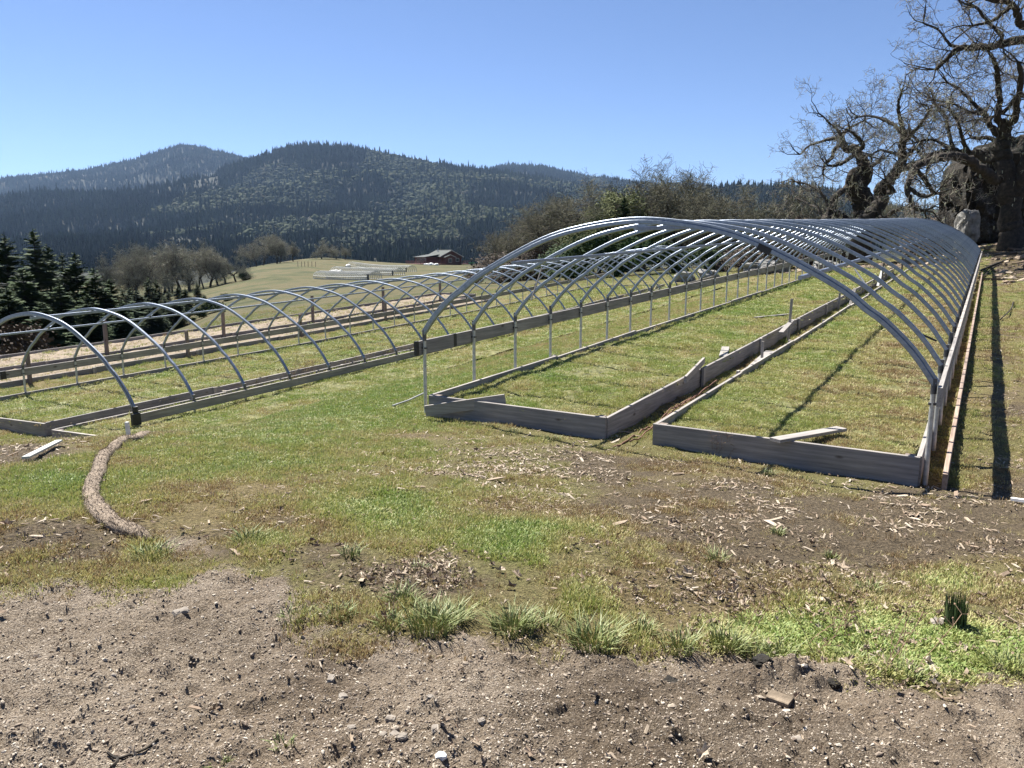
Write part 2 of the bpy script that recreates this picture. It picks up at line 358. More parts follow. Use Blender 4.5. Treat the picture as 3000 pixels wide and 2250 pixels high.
def mat_ground():
    m, nt, b = newmat('ground_soil_and_turf')
    def at_(nm): return N(nt, 'ShaderNodeAttribute', attribute_name=nm).outputs['Fac']
    n1 = noise_node(nt, 7, 6, .7); n2 = noise_node(nt, 45, 5, .7); n3 = noise_node(nt, 1.1, 4)
    n4 = noise_node(nt, 140, 3, .6)
    dirt = ramp(nt, n1.outputs['Fac'], [(.3, (.13,.098,.069)), (.5, (.235,.185,.135)), (.7, (.33,.268,.2))]).outputs['Color']
    grav = ramp(nt, n4.outputs['Fac'], [(.36, (.08,.062,.046)), (.5, (.25,.205,.157)), (.64, (.52,.46,.375))]).outputs['Color']
    gm = ramp(nt, n3.outputs['Fac'], [(.4, (.25,)*3), (.62, (.75,)*3)]).outputs['Color']
    dcol = mixc(nt, gm, dirt, grav); dcol = mixc(nt, 1.0, dcol, ramp(nt, noise_node(nt, .9, 5, .6).outputs['Fac'], [(.36, (.55,.52,.48)), (.5, (.95,.93,.9)), (.66, (1.2,1.2,1.2))]).outputs['Color'], 'MULTIPLY')
    turf = ramp(nt, n2.outputs['Fac'], [(.3, (.06,.052,.02)), (.5, (.16,.145,.058)), (.7, (.28,.255,.115))]).outputs['Color']
    green = ramp(nt, n2.outputs['Fac'], [(.3, (.05,.06,.018)), (.5, (.11,.135,.035)), (.7, (.19,.22,.07))]).outputs['Color']
    straw = ramp(nt, n2.outputs['Fac'], [(.3, (.09,.068,.03)), (.5, (.19,.15,.07)), (.7, (.33,.26,.13))]).outputs['Color']
    bare = ramp(nt, n2.outputs['Fac'], [(.32, (.035,.027,.017)), (.5, (.115,.088,.055)), (.68, (.24,.19,.125))]).outputs['Color']
    def soft(a, lo=.35, hi=.65):
        ad = N(nt, 'ShaderNodeMath', operation='ADD'); nt.links.new(a, ad.inputs[0])
        sb = N(nt, 'ShaderNodeMath', operation='MULTIPLY_ADD'); nt.links.new(n1.outputs['Fac'], sb.inputs[0]); sb.inputs[1].default_value = .8; sb.inputs[2].default_value = -.4
        nt.links.new(sb.outputs[0], ad.inputs[1])
        mr = N(nt, 'ShaderNodeMapRange'); mr.inputs['From Min'].default_value = lo; mr.inputs['From Max'].default_value = hi
        nt.links.new(ad.outputs[0], mr.inputs['Value']); return mr.outputs[0]
    c = mixc(nt, soft(at_('straw'), .35, .85), turf, straw); c = mixc(nt, soft(at_('green')), c, green)
    c = mixc(nt, soft(at_('bare')), c, bare); c = mixc(nt, soft(at_('dirt')), c, dcol)
    fm = ramp(nt, noise_node(nt, .12, 7, .7).outputs['Fac'], [(.34, (.035,.042,.014)), (.45, (.062,.067,.024)), (.54, (.105,.088,.042)), (.66, (.05,.056,.018))]).outputs['Color']
    c = mixc(nt, at_('far'), c, fm)
    c = mixc(nt, at_('forest'), c, (.022,.025,.016))
    nt.links.new(c, b.inputs['Base Color']); b.inputs['Roughness'].default_value = .95
    b.inputs['Specular IOR Level'].default_value = .2
    ad = N(nt, 'ShaderNodeMath', operation='MULTIPLY_ADD'); nt.links.new(n4.outputs['Fac'], ad.inputs[0]); ad.inputs[1].default_value = .35; nt.links.new(n2.outputs['Fac'], ad.inputs[2])
    bump(nt, b, ad.outputs[0], 1.0, .045); return m
M['ground'] = mat_ground()

# ---------------------------------------------------------------- the ground: one sheet out past the mountains
def build_ground():
    az = np.concatenate([np.arange(-50, 50.001, .15), np.arange(53, 310, 3.2)]); az = np.radians(az); na = len(az)
    rr = [.35]
    while rr[-1] < 5450: rr.append(rr[-1]*(1.0058 if rr[-1] < 8 else 1.0115 if rr[-1] < 60 else 1.0155)+.002)
    rr = np.array(rr); nr = len(rr)
    A, Q = np.meshgrid(az, rr); X = Q*np.sin(A); Y = Q*np.cos(A)
    x = X.ravel(); y = Y.ravel()
    z = Hd(x, y)
    # sink the sheet a little inside the raised beds, so that their soil covers it
    D, G, S, B, C = zones(x, y)
    r = np.hypot(x, y)
    px, _ = to_px(x, y, z)
    u, v = uvR(x, y)
    far = np.maximum(sstep(26, 40, r)*sstep(15, 24, -v), sstep(45, 60, r)); far[y < 0] = 0
    forest = sstep(300, 420, y)
    co = np.stack([x, y, z], 1)
    co = np.vstack([co, [[0, 0, gz(0, 0)]]])
    i = np.arange(nr-1)[:, None]*na; j = np.arange(na)[None, :]; j2 = (j+1) % na
    f = np.stack([i+j, i+na+j, i+na+j2, i+j2], -1).reshape(-1, 4)[:, ::-1]
    nq = len(f); c = len(co)-1
    tri = np.stack([np.full(na, c), np.arange(na), (np.arange(na)+1) % na], 1)[:, ::-1]
    me = bpy.data.meshes.new('ground')
    me.vertices.add(len(co)); me.vertices.foreach_set('co', co.ravel().astype(np.float32))
    me.loops.add(nq*4+na*3); me.loops.foreach_set('vertex_index', np.concatenate([f.ravel(), tri.ravel()]).astype(np.int32))
    me.polygons.add(nq+na); me.polygons.foreach_set('loop_start', np.concatenate([np.arange(nq)*4, nq*4+np.arange(na)*3]).astype(np.int32))
    me.polygons.foreach_set('use_smooth', np.ones(nq+na, bool))
    for nm, a in (('dirt', D), ('green', G), ('straw', S), ('bare', B), ('far', far), ('forest', forest)):
        t = me.attributes.new(nm, 'FLOAT', 'POINT'); t.data.foreach_set('value', np.append(a, a[0]).astype(np.float32))
    me.materials.append(M['ground']); me.update(calc_edges=True); me.validate()
    tag(link(bpy.data.objects.new('ground', me)), kind='structure')
build_ground()

# ---------------------------------------------------------------- scatter of uncountable small stuff
def scatter(name, pts, rots, scl, idx, tint, protos, label, cat):
    me = bpy.data.meshes.new(name); n = len(pts)
    me.vertices.add(n); me.vertices.foreach_set('co', np.asarray(pts, np.float32).ravel())
    for nm, ty, dat in (('rot', 'FLOAT_VECTOR', rots), ('scl', 'FLOAT_VECTOR', scl), ('tint', 'FLOAT', tint)):
        a = me.attributes.new(nm, ty, 'POINT'); a.data.foreach_set('vector' if ty != 'FLOAT' else 'value', np.asarray(dat, np.float32).ravel())
    a = me.attributes.new('idx', 'INT', 'POINT'); a.data.foreach_set('value', np.asarray(idx, np.int32))
    col = bpy.data.collections.new(name+'_kinds')
    for i, p in enumerate(protos):
        o = bpy.data.objects.new('%s_kind_%02d' % (name, i), p); col.objects.link(o)
    ng = bpy.data.node_groups.new(name+'_spread', 'GeometryNodeTree')
    ng.interface.new_socket('Geometry', in_out='INPUT', socket_type='NodeSocketGeometry'); ng.interface.new_socket('Geometry', in_out='OUTPUT', socket_type='NodeSocketGeometry')
    gi = ng.nodes.new('NodeGroupInput'); go = ng.nodes.new('NodeGroupOutput'); ip = ng.nodes.new('GeometryNodeInstanceOnPoints'); ci = ng.nodes.new('GeometryNodeCollectionInfo')
    ci.inputs['Collection'].default_value = col; ci.inputs['Separate Children'].default_value = True; ci.inputs['Reset Children'].default_value = True
    def na(nm, ty):
        q = ng.nodes.new('GeometryNodeInputNamedAttribute'); q.data_type = ty; q.inputs['Name'].default_value = nm; return q.outputs['Attribute']
    L = ng.links.new
    L(gi.outputs[0], ip.inputs['Points']); L(ci.outputs[0], ip.inputs['Instance']); ip.inputs['Pick Instance'].default_value = True
    L(na('idx', 'INT'), ip.inputs['Instance Index']); L(na('rot', 'FLOAT_VECTOR'), ip.inputs['Rotation']); L(na('scl', 'FLOAT_VECTOR'), ip.inputs['Scale'])
    L(ip.outputs[0], go.inputs[0])
    o = link(bpy.data.objects.new(name, me)); md = o.modifiers.new('spread', 'NODES'); md.node_group = ng
    return tag(o, label, cat, kind='stuff')
def tuft(seed, n, R_, h, w, lean=.6, m=None):
    r = random.Random(seed); b = MB()
    for _ in range(n):
        a = r.uniform(0, 6.283); q = R_*math.sqrt(r.random()); hh = h*r.uniform(.5, 1.15); l = lean*r.uniform(.1, 1)*hh; da = a+r.uniform(-1.2, 1.2)
        p = Vector((q*math.cos(a), q*math.sin(a), -.004)); d = Vector((math.cos(da), math.sin(da), 0)); s = Vector((-d.y, d.x, 0))
        s = (s+d*r.uniform(-.8, .8)).normalized()*w*r.uniform(.6, 1.2)
        k1 = p+d*l*.35+Vector((0, 0, hh*.6)); k2 = p+d*l+Vector((0, 0, hh))
        b.add([p-s, p+s, k1+s*.8, k1-s*.8, k2], [(0, 1, 2, 3), (3, 2, 4)])
    return b.mesh('tuft', m or M['grass'])
def blocky(seed, sx, sy, sz, m, jit=.35):
    r = random.Random(seed); b = MB(); b.box((0, 0, 0), (sx, sy, sz))
    b.v = [(x*(1+r.uniform(-jit, jit)), y*(1+r.uniform(-jit, jit)), z*(1+r.uniform(-jit, jit))) for x, y, z in b.v]
    return b.mesh('bit', m)
def ico(seed, R_, m, jit=.3, sub=1, sq=(1,1,1)):
    import bmesh
    bm = bmesh.new(); bmesh.ops.create_icosphere(bm, subdivisions=sub, radius=R_); r = random.Random(seed)
    b = MB(); b.v = [tuple(c*(1+r.uniform(-jit, jit))*q for c, q in zip(v.co, sq)) for v in bm.verts]; b.f = [tuple(v.index for v in f.verts) for f in bm.faces]; b.m = [0]*len(b.f)
    bm.free(); return b
def leafm(seed, m):
    r = random.Random(seed); b = MB()
    # a curled lobed dry leaf
    L_ = .036; pts = []
    for k in range(11):
        t = -math.pi/2+math.pi*2*k/11; rad = 1+(.45 if k % 2 else -.25)+r.uniform(-.1, .1)
        x = math.cos(t)*.55*rad*L_*.6; y = math.sin(t)*rad*L_*.6
        pts.append((x, y, .012*math.sin(y*70+r.uniform(-1, 1))+abs(x)*r.uniform(.3, .9)+.008))
    b.add(pts+[(0, 0, .004)], [(k, (k+1) % 11, 11) for k in range(11)])
    return b.mesh('leaf', m)
def on_ground(n, r0, r1, a0=-44, a1=44):
    r = np.exp(rng.uniform(math.log(r0), math.log(r1), n)); a = np.radians(rng.uniform(a0, a1, n))
    return r*np.sin(a), r*np.cos(a), r
def in_house_bed(x, y):
    u, v = uvR(x, y); ul, vl = uvL(x, y); b = np.zeros(len(x), bool)
    for (v0, v1, u0, u1) in BEDS_R: b |= (v > v0-.03) & (v < v1+.03) & (u > u0-.03) & (u < u1+.03)
    for (v0, v1, u0, u1) in BEDS_L: b |= (vl > v0-.03) & (vl < v1+.03) & (ul > u0-.03) & (ul < u1+.03)
    b |= (vl < -4.0) & (vl > -9.4) & (ul > -8) & (ul < 31)
    return b
BEDS_R = [(.17, 2.80, -.1, 32.8), (3.45, 6.17, -.1, 32.8)]
BEDS_L = [(.06, 4.35, -1.9, 31), (5.0, 8.0, -2.1, 30)]
ex = rng.uniform
def ground_grass():
    x, y, r = on_ground(230000, 2.0, 60)
    D, G, S, B, C = zones(x, y)
    pn = .55*fbm(x*1.5, y*1.5, 51, 3)+.45*fbm(x*5.5, y*5.5, 55, 2)
    cov = sstep(.42, .58, pn + .3*G - .26*B - .12*C + .06 + .12*sstep(11, 18, r))
    p = np.clip(1-D*1.02, 0, 1)*(.03+.97*cov)
    p = np.where(r > 34, p*.5, p)
    k = (ex(0, 1, len(x)) < p) & ~in_house_bed(x, y)
    x, y, r, G, S, B, D = (q[k] for q in (x, y, r, G, S, B, D))
    z = Hd(x, y)
    n = len(x)
    t = np.clip(.34 + .46*G - .22*S - .2*B + ex(-.27, .27, n) + (fbm(x*1.3, y*1.3, 52)-.5)*.5, 0, 1)
    sc = (.75 + .03*np.maximum(r-4, 0))*ex(.6, 1.3, n)*(.55+.35*G+.25*fbm(x*2, y*2, 53)*2*.6)
    hz = sc*ex(.45, 1.35, n)*np.where(vivid(x, y), .5, .9)
    kinds = rng.integers(0, 4, n); kinds = np.where((G > .6) & (ex(0, 1, n) < .5), 4, kinds)
    scatter('meadow_grass', np.stack([x, y, z], 1), np.stack([ex(-.15, .15, n), ex(-.15, .15, n), ex(0, 6.28, n)], 1), np.stack([sc, sc, hz], 1), kinds, t, TUFTS, 'short patchy grass on the open ground around the hoop frames', 'grass')
def vivid(x, y):
    px, py = to_px(x, y, H0(x, y)); return (px > 2050) & (py > 1780)
TUFTS = [tuft(1, 20, .075, .05, .0042), tuft(2, 26, .09, .04, .0045, 1.0), tuft(3, 16, .06, .065, .004), tuft(4, 22, .1, .03, .006, 1.3), tuft(5, 34, .075, .022, .0065, 1.2)]
ground_grass()
def litter():
    x, y, r = on_ground(210000, 2.2, 20)
    D, G, S, B, C = zones(x, y)
    p = np.clip(C*1.0 + B*.32*(1-D) + .02, 0, 1)*np.clip(fbm(x*2.4, y*2.4, 61)*2.6-.75, .02, 1)
    k = (ex(0, 1, len(x)) < p*.8) & ~in_house_bed(x, y); x = x[k]; y = y[k]; r = r[k]; n = len(x)
    px, py = to_px(x, y, H0(x, y))
    leafy = (ex(0, 1, n) < np.where((py > 1560), .75, .12))
    kinds = np.where(leafy, rng.integers(4, 7, n), rng.integers(0, 4, n))
    z = Hd(x, y)+.012
    s = np.exp(rng.normal(-1.05, .45, n))*(1+.03*r)*np.where(leafy, .95, 1)
    rot = np.stack([ex(-.4, .4, n), ex(-.4, .4, n), ex(0, 6.28, n)], 1)
    t = np.clip(np.where(leafy, .5, .6)+ex(-.4, .4, n), 0, 1)
    pr = [blocky(20+i, .04*(1+i*.25), .014, .005, M['chip'], .5) for i in range(4)] + [leafm(30+i, M['chip']) for i in range(3)]
    scatter('wood_chips', np.stack([x, y, z], 1), rot, np.stack([s, s, s], 1), kinds, t, pr, 'pale wood chips and dry oak leaves strewn over the grass', 'litter')
litter()
def bank_debris():
    n = 5200; u = rng.uniform(18, 46, n); v = rng.uniform(-6, 16, n)
    k = ((v > 7) & (u > 27)) | ((u > 37) & (v < 8)) | (v > 9.5); k &= rng.uniform(0, 1, n) < .8; u = u[k]; v = v[k]; n = len(u)
    x = PR[0]+u*AR[0]+v*CR[0]; y = PR[1]+u*AR[1]+v*CR[1]; z = Hd(x, y); s = np.exp(rng.normal(-.2, .6, n))
    pr = [blocky(60+i, .3*(1+i*.4), .05, .035, M['chip'], .5) for i in range(3)] + [ico(66+i, .09, M['chip'], .35, 1, (1.3, 1, .6)).mesh('bit', M['chip']) for i in range(3)]
    scatter('bank_debris', np.stack([x, y, z+.015], 1), np.stack([ex(-.3, .3, n), ex(-.3, .3, n), ex(0, 6.28, n)], 1), np.stack([s, s, s], 1), rng.integers(0, 6, n), np.clip(.42+rng.normal(0, .3, n), 0, 1), pr, 'bark pieces and small stones strewn over the bank by the rock', 'debris')
bank_debris()
def gravel():
    x, y, r = on_ground(260000, 1.6, 8)
    D, G, S, B, C = zones(x, y)
    px, py = to_px(x, y, H0(x, y))
    patch = .35+1.1*(fbm(x*.8, y*.8, 71, 3)-.35)+.35*sstep(1900, 2200, py)*(px < 1600)
    k = (ex(0, 1, len(x)) < D*np.clip(patch, .4, 1)); x = x[k]; y = y[k]; r = r[k]; n = len(x)
    z = Hd(x, y)
    s = np.exp(rng.normal(-1.1, .5, n)); s = np.clip(s, .15, 2.2)*(.75+.06*r)
    t = np.clip(.55+rng.normal(0, .27, n), 0, 1)
    pr = [ico(40+i, .0075, M['stonebit'], .42, 1, (1.25, .9, .6)).mesh('bit', M['stonebit']) for i in range(5)]
    scatter('gravel', np.stack([x, y, z+.002*s], 1), np.stack([ex(-.4, .4, n), ex(-.4, .4, n), ex(0, 6.28, n)], 1), np.stack([s, s, s], 1), rng.integers(0, 5, n), t, pr, 'loose gravel and crumbs of dirt across the bare foreground', 'gravel')
gravel()

# ---------------------------------------------------------------- hoop houses
PROF = [(0,0),(.035,.185),(.078,.35),(.107,.43),(.14,.535),(.205,.68),(.28,.825),(.34,.91),(.4,.96),(.455,.99),(.5,1)]
PROF = PROF + [(1-a, b) for a, b in PROF[::-1][1:]]
def zR(u, v): return .0363*u+.0001*u*u-.0069*v
def zL(u, v): return .0325*u+.0004*u*u+.041*v
def SQ(s, b=.006):
    h = s/2; return [(-h+b,-h),(h-b,-h),(h,-h+b),(h,h-b),(h-b,h),(-h+b,h),(-h,h-b),(-h,-h+b)]
def arch(W, hL, hR, top, off=0):
    base = lambda t: hL+(hR-hL)*t
    P = [Vector((W*t, 0, base(t)+(top-base(t))*f)) for t, f in PROF]
    P = catmull(P, 3)
    if off:
        Q = []
        for i, p in enumerate(P):
            d = (P[min(i+1, len(P)-1)]-P[max(i-1, 0)]).normalized(); Q.append(p+Vector((-d.z, 0, d.x))*off)
        P = Q
    return P
def hoop_house(label, P, yaw, W, k0, k1, zf, hL, hR, top, hips, purl, wraps, group):
    root = empty('hoop_house_frame', P, -yaw); tag(root, label, 'hoop house', group)
    S = 1.22
    b = MB(); b.tube(arch(W, hL, hR, top), 0, prof=SQ(.05), ref=(0,1,0)); m_b = b.mesh('bow', M['galv'], False)
    def post(v, h):
        b = MB(); z0 = -.3
        b.tube([(0,0,z0),(0,0,h+.03)], .024, 10)
        b.tube([(0,0,h-.1),(0,0,h+.05)], .029, 10, 1); b.box((0, 0, h-.2), (.07, .045, .022), 1)
        return b.mesh('post', [M['pipe'], M['bracket']])
    mL = post(0, hL); mR = post(W, hR-zf(0, W))
    rr = random.Random(5)
    for k in range(k0, k1+1):
        u = k*S; z = zf(u, 0)
        o = link(bpy.data.objects.new('bow', m_b), root, (0, u, z)); o.rotation_euler = (rr.uniform(-.006, .006), rr.uniform(-.002, .002), 0)
        if k == k0:
            b = MB(); b.tube(arch(W, hL, hR, top, .04), 0, prof=SQ(.03, .004), ref=(0,1,0)); b.build('cover_channel', M['galv'], o)
            c = MB(); q = arch(W, hL, hR, top, -.01); i = int(len(q)*.70)
            c.beam(q[i], q[i].lerp(q[i+1], .9), .06, .07); c.build('clamp', M['dark'], o) if W > 6.1 else None
        link(bpy.data.objects.new('post', mL), root, (0, u, z)); link(bpy.data.objects.new('post', mR), root, (W, u, zf(u, W)))
    def along(v, h, u0, u1, rel=True, n=12):
        return [(v, u0+(u1-u0)*i/n, zf(u0+(u1-u0)*i/n, v if rel else 0)+h) for i in range(n+1)]
    for v, h, hh in hips:
        for i in range(9):                                    # boards end to end
            ua = (k0*S-.12)+i*(((k1-k0)*S+.24)/9); ub = ua+((k1-k0)*S+.24)/9-.006
            b = MB(); b.beam((v, ua, zf(ua, v)+h), (v, ub, zf(ub, v)+h), .042, hh, bev=.004); b.build('hip_board', M['wood'], root)
    for v, h, s in purl:
        b = MB(); b.tube(along(v, h, k0*S-.05, k1*S, False), 0, prof=SQ(s, .005), ref=(1,0,0)); b.build('purlin', M['galv'], root)
    for v, u, h, sx, su, sh in wraps:
        b = MB(); b.beam((v, u-su/2, zf(u-su/2, v)+h), (v, u+su/2, zf(u+su/2, v)+h), sx, sh, bev=.008); b.build('plastic_wrap', M['dark'], root)
    return root
hr = hoop_house('near bare steel hoop house frame arching over two grassy raised beds', PR, YR, 6.25, 0, 29, zR, 1.11, .955, 2.57,
    [(-.055, .915, .19), (6.31, .89, .19)], [(1.47, 2.09, .042), (3.12, 2.49, .05), (4.95, 1.96, .042)],
    [(-.055, -.11, .915, .05, .05, .205), (-.055, .78, .915, .05, .07, .2)], 'hoop house frames')
b = MB(); b.beam((6.42, -.12, -.0), (6.42, 33, zR(33, 6.42)+.03), .045, .2, bev=.004); b.build('base_board', M['wood_red'], hr)
HM = Matrix.Rotation(YR, 4, 'Z') @ Matrix.Translation(-Vector(PR))
def inR(px, py, d): return HM @ at(px, py, d)
b = MB(); b.tube([inR(2504, 788, 11.4), inR(2557, 864, 11.1)], .013, 6); b.build('diagonal_brace', M['pipe'], hr)
b = MB(); b.tube([inR(1588, 782, 12.2), inR(1556, 880, 12.0)], .012, 6); b.build('hanging_strap', M['wood_z'], hr)
b = MB(); b.tube([inR(2690, 975, 9.85), inR(2744, 999, 9.75)], .014, 6); b.build('loose_clip', M['dark'], hr)
hl = hoop_house('farther steel hoop house frame with bright bows at left', PL, YL, 6.05, -1, 28, zL, .91, .73, 2.32,
    [(-.055, .74, .17), (6.12, .335, .16)], [(1.3, 1.80, .042), (3.02, 2.25, .055)],
    [(-.055, -.42, .74, .06, .12, .19), (6.12, -1.26, .33, .06, .16, .22)], 'hoop house frames')
b = MB(); b.tube([(6.06, -1.22, .52), (6.06, -1.22, .76)], .05, 8); b.build('black_tape', M['dark'], hl)

# ---------------------------------------------------------------- raised beds
M['turf'] = simple('bed_turf', [(.045,.045,.016),(.12,.12,.04),(.2,.185,.075)], 9, .95, bumpd=.02)
def plank(v0, u0, v1, u1, zf, h0, h1, w=.042, mat='wood'):
    pass
def raised_bed(label, P, yaw, zf, v0, v1, u0, u1, hgt=.28, soil='turf', skip=(), group='raised beds', soil_h=.2, bs=3.66, seed=1, hs=None):
    A = np.array([math.sin(yaw), math.cos(yaw)]); C = np.array([math.cos(yaw), -math.sin(yaw)])
    o = np.array(P[:2])+A*u0+C*v0; z0 = P[2]+zf(u0, v0)
    root = empty('raised_bed', (o[0], o[1], z0), -yaw); tag(root, label, 'raised bed', group)
    L = lambda v, u, h: (v-v0, u-u0, zf(u, v)-zf(u0, v0)+h)
    r = random.Random(seed); t = .045; c = (hgt-.08)/2
    hh = hgt+.08
    for side, v in (('l', v0), ('r', v1)):
        if side in skip: continue
        u = u0+t/2
        while u < u1-.3:
            ub = min(u+bs, u1-t/2); dv = r.uniform(-.018, .018); dh = r.uniform(-.015, .015)
            b = MB(); b.beam(L(v+dv, u+.002, c+dh), L(v+r.uniform(-.018, .018), ub-.002, c+r.uniform(-.015, .015)), t, hh, bev=.004); b.build('side_board', M['wood'], root)
            if u > u0+1:
                b = MB(); sgn = 1 if side == 'r' else -1
                b.beam(L(v+sgn*.05, u, -.25), L(v+sgn*.05, u, hgt+.01), .04, .1, up=(0,1,0), bev=.003); b.build('stake', M['wood_z'], root)
            u = ub
    for nm, u in (('front_board', u0), ('end_board', u1)):
        if nm[0] in skip: continue
        b = MB(); b.beam(L(v0+(-.022), u, c), L(v1+.022, u, c), t, hh, bev=.004); b.build(nm, M['wood_x'], root)
    for v in ((v0, v1) if 'p' not in skip else ()):
        sg = 1 if v == v1 else -1
        b = MB(); b.beam(L(v+sg*-.07, u0+.08, -.2), L(v+sg*-.07, u0+.08, hgt-.01), .09, .09, up=(0,1,0), bev=.004); b.build('corner_post', M['wood_brown'], root)
    # soil filling, a bumpy sheet
    nv = max(int((v1-v0)/.1), 4); nu = int((u1-u0)/.12); vv = np.linspace(v0+.02, v1-.02, nv); uu = np.linspace(u0+.02, u1-.02, nu)
    V, U = np.meshgrid(vv, uu); X = P[0]+U*A[0]+V*C[0]; Y = P[1]+U*A[1]+V*C[1]
    hz = soil_fn(X, Y, soil_h, hs)
    Z = np.vectorize(zf)(U, V)-zf(u0, v0)+hz
    b = MB(); b.v = list(zip((V-v0).ravel(), (U-u0).ravel(), Z.ravel()))
    b.f = [(i*nv+j, i*nv+j+1, (i+1)*nv+j+1, (i+1)*nv+j) for i in range(nu-1) for j in range(nv-1)]; b.m = [0]*len(b.f)
    b.build('soil', M[soil], root, smooth=True)
    return root
def soil_fn(X, Y, h, hs=None):
    return h + (fbm(X*1.2, Y*1.2, 81, 3)-.5)*.09 + (fbm(X*6, Y*6, 82, 2)-.5)*.05
def bed_grass(name, label, P, yaw, zf, v0, v1, u0, u1, tfun, soil_h=.2, dens=640, drop=.0):
    A = np.array([math.sin(yaw), math.cos(yaw)]); C = np.array([math.cos(yaw), -math.sin(yaw)])
    n = int(dens*(v1-v0)*(u1-u0)); v = ex(v0+.04, v1-.04, n); u = ex(u0+.04, u1-.04, n)
    x = P[0]+u*A[0]+v*C[0]; y = P[1]+u*A[1]+v*C[1]; r = np.hypot(x, y)
    bare = fbm(x*2.2, y*2.2, 91, 3)
    k = ex(0, 1, n) < np.minimum(1, (9.5/r)**1.7)*np.where(bare < .33, .25, 1)
    v, u, x, y, r = v[k], u[k], x[k], y[k], r[k]; n = len(x)
    z = P[2]+np.vectorize(zf)(u, v)+soil_fn(x, y, soil_h)
    g = fbm(x*1.5, y*1.5, 92, 3)
    t = np.clip(tfun(u, v)+(g-.5)*1.0+ex(-.25, .25, n), 0, 1)
    s = np.maximum(r/9.5, .9)**.85*ex(.6, 1.2, n)*.85
    hz = np.maximum(r/14, .9)**.6*ex(.4, 1.25, n)*(.15+1.15*fbm(x*3.4, y*3.4, 93, 3))
    return scatter(name, np.stack([x, y, z], 1), np.stack([ex(-.25, .25, n), ex(-.25, .25, n), ex(0, 6.28, n)], 1), np.stack([s, s, hz], 1), rng.integers(0, 4, n), t, TUFTS[:4], label, 'grass')
raised_bed('grassy plank bed on the left inside the near hoop house', PR, YR, zR, *BEDS_R[0], seed=3)
raised_bed('yellowing grassy plank bed on the right inside the near hoop house', PR, YR, zR, *BEDS_R[1], seed=4)
bed_grass('bed_grass', 'thick green grass filling the left bed of the near hoop house', PR, YR, zR, *BEDS_R[0], lambda u, v: .54-.04*(v-1.4))
bed_grass('bed_grass', 'straw tinged grass filling the right bed of the near hoop house', PR, YR, zR, *BEDS_R[1], lambda u, v: .4-.15*(v-4.6)-.004*u)
raised_bed('wide grassy plank bed inside the farther hoop house', PL, YL, zL, *BEDS_L[0], hgt=.27, seed=5)
raised_bed('narrow low plank bed along the near side of the farther hoop house', PL, YL, zL, *BEDS_L[1], skip=('r', 'e'), hgt=.25, seed=6)
bed_grass('bed_grass', 'mossy green grass in the wide bed of the farther hoop house', PL, YL, zL, *BEDS_L[0], lambda u, v: .5+0*u, dens=480)
bed_grass('bed_grass', 'grass in the narrow bed beside the straw wattle', PL, YL, zL, *BEDS_L[1], lambda u, v: .55+0*u, dens=480)
def zT(u, v): return -.22+.033*u+.0003*u*u
raised_bed('long bed of pale sandy soil just behind the farther hoop house', PL, YL, zT, -6.55, -4.0, -7, 27, soil='sand', skip=('p', 'l'), hgt=.13, seed=7, soil_h=.03)
raised_bed('outermost long bed of pale sandy soil before the trees', PL, YL, zT, -9.3, -6.6, -7, 29, soil='sand', skip=('p',), hgt=.14, seed=8, soil_h=.04)
bed_grass('bed_grass', 'sparse weeds sprouting in the sandy bed behind the farther hoop house', PL, YL, zT, -6.5, -4.05, -6, 26, lambda u, v: .45+0*u, soil_h=.03, dens=40)
bed_grass('bed_grass', 'sparse weeds sprouting in the outermost sandy bed', PL, YL, zT, -9.2, -6.7, -6, 28, lambda u, v: .4+0*u, soil_h=.04, dens=70)
def post_thing(u, v, h, label, group, w=.1):
    x, y = PL[:2]+AL*u+CL*v; z = PL[2]+zT(u, v)
    b = MB(); b.beam((0, 0, -.3), (0, 0, h), w, w*.9, up=(0,1,0), bev=.006)
    o = b.build('wooden_post', M['wood_brown']); o.location = (x, y, z); o.rotation_euler = (random.uniform(-.012, .012), random.uniform(-.015, .015), -YL); tag(o, label, 'post', group)
ORD = ['first', 'second', 'third', 'fourth', 'fifth', 'sixth', 'seventh', 'eighth', 'ninth', 'tenth', 'eleventh', 'twelfth']
for k in range(5): post_thing(2.1+5.15*k, -3.9, .86, '%s short wooden post from the left along the sandy bed' % ORD[k], 'short posts along the sandy bed', .1)
for k in range(5): post_thing(6.0+4.83*k, -6.5, 1.25, '%s tall wooden post from the left between the two sandy beds' % ORD[k], 'tall posts between the sandy beds', .11)

# ---------------------------------------------------------------- loose timber, stakes, pipes, wattles
def onR(px, py, h):
    r = ray(px, py); gu = .0375; gx = gu*AR[0]-.0069*CR[0]; gy = gu*AR[1]-.0069*CR[1]
    t = (PR[2]+h-gx*PR[0]-gy*PR[1])/(r[2]-gx*r[0]-gy*r[1]); return Vector(r*t)
def board_thing(name, p, q, w, h, mat, label, cat, group=None, up=(0,0,1)):
    p = Vector(p); q = Vector(q); c = (p+q)/2; b = MB()
    d = (q-p); L_ = d.length; a = math.atan2(d.y, d.x)
    Rm = Matrix.Rotation(-a, 3, 'Z'); pl = Rm @ (p-c); ql = Rm @ (q-c)
    b.beam(pl, ql, w, h, bev=.003, up=Rm @ Vector(up)); o = b.build(name, M[mat]); o.location = c; o.rotation_euler = (0, 0, a)
    return tag(o, label, cat, group)
board_thing('plank', onR(1262, 1200, .12)+Vector((-.06,-.1,0)), onR(1487, 1172, .28)+Vector((-.03,-.07,.02)), .04, .15, 'wood_x', 'grey plank leaning against the front of the left near bed', 'plank')
board_thing('plank', onR(2270, 1290, .3), onR(2465, 1256, .27), .14, .035, 'wood_x', 'grey plank lying across the grass at the front of the right bed', 'plank')
board_thing('plank', onR(2008, 1112, .31), onR(2062, 1056, .36), .04, .1, 'wood', 'short board propped against the inner side of the left near bed', 'plank')
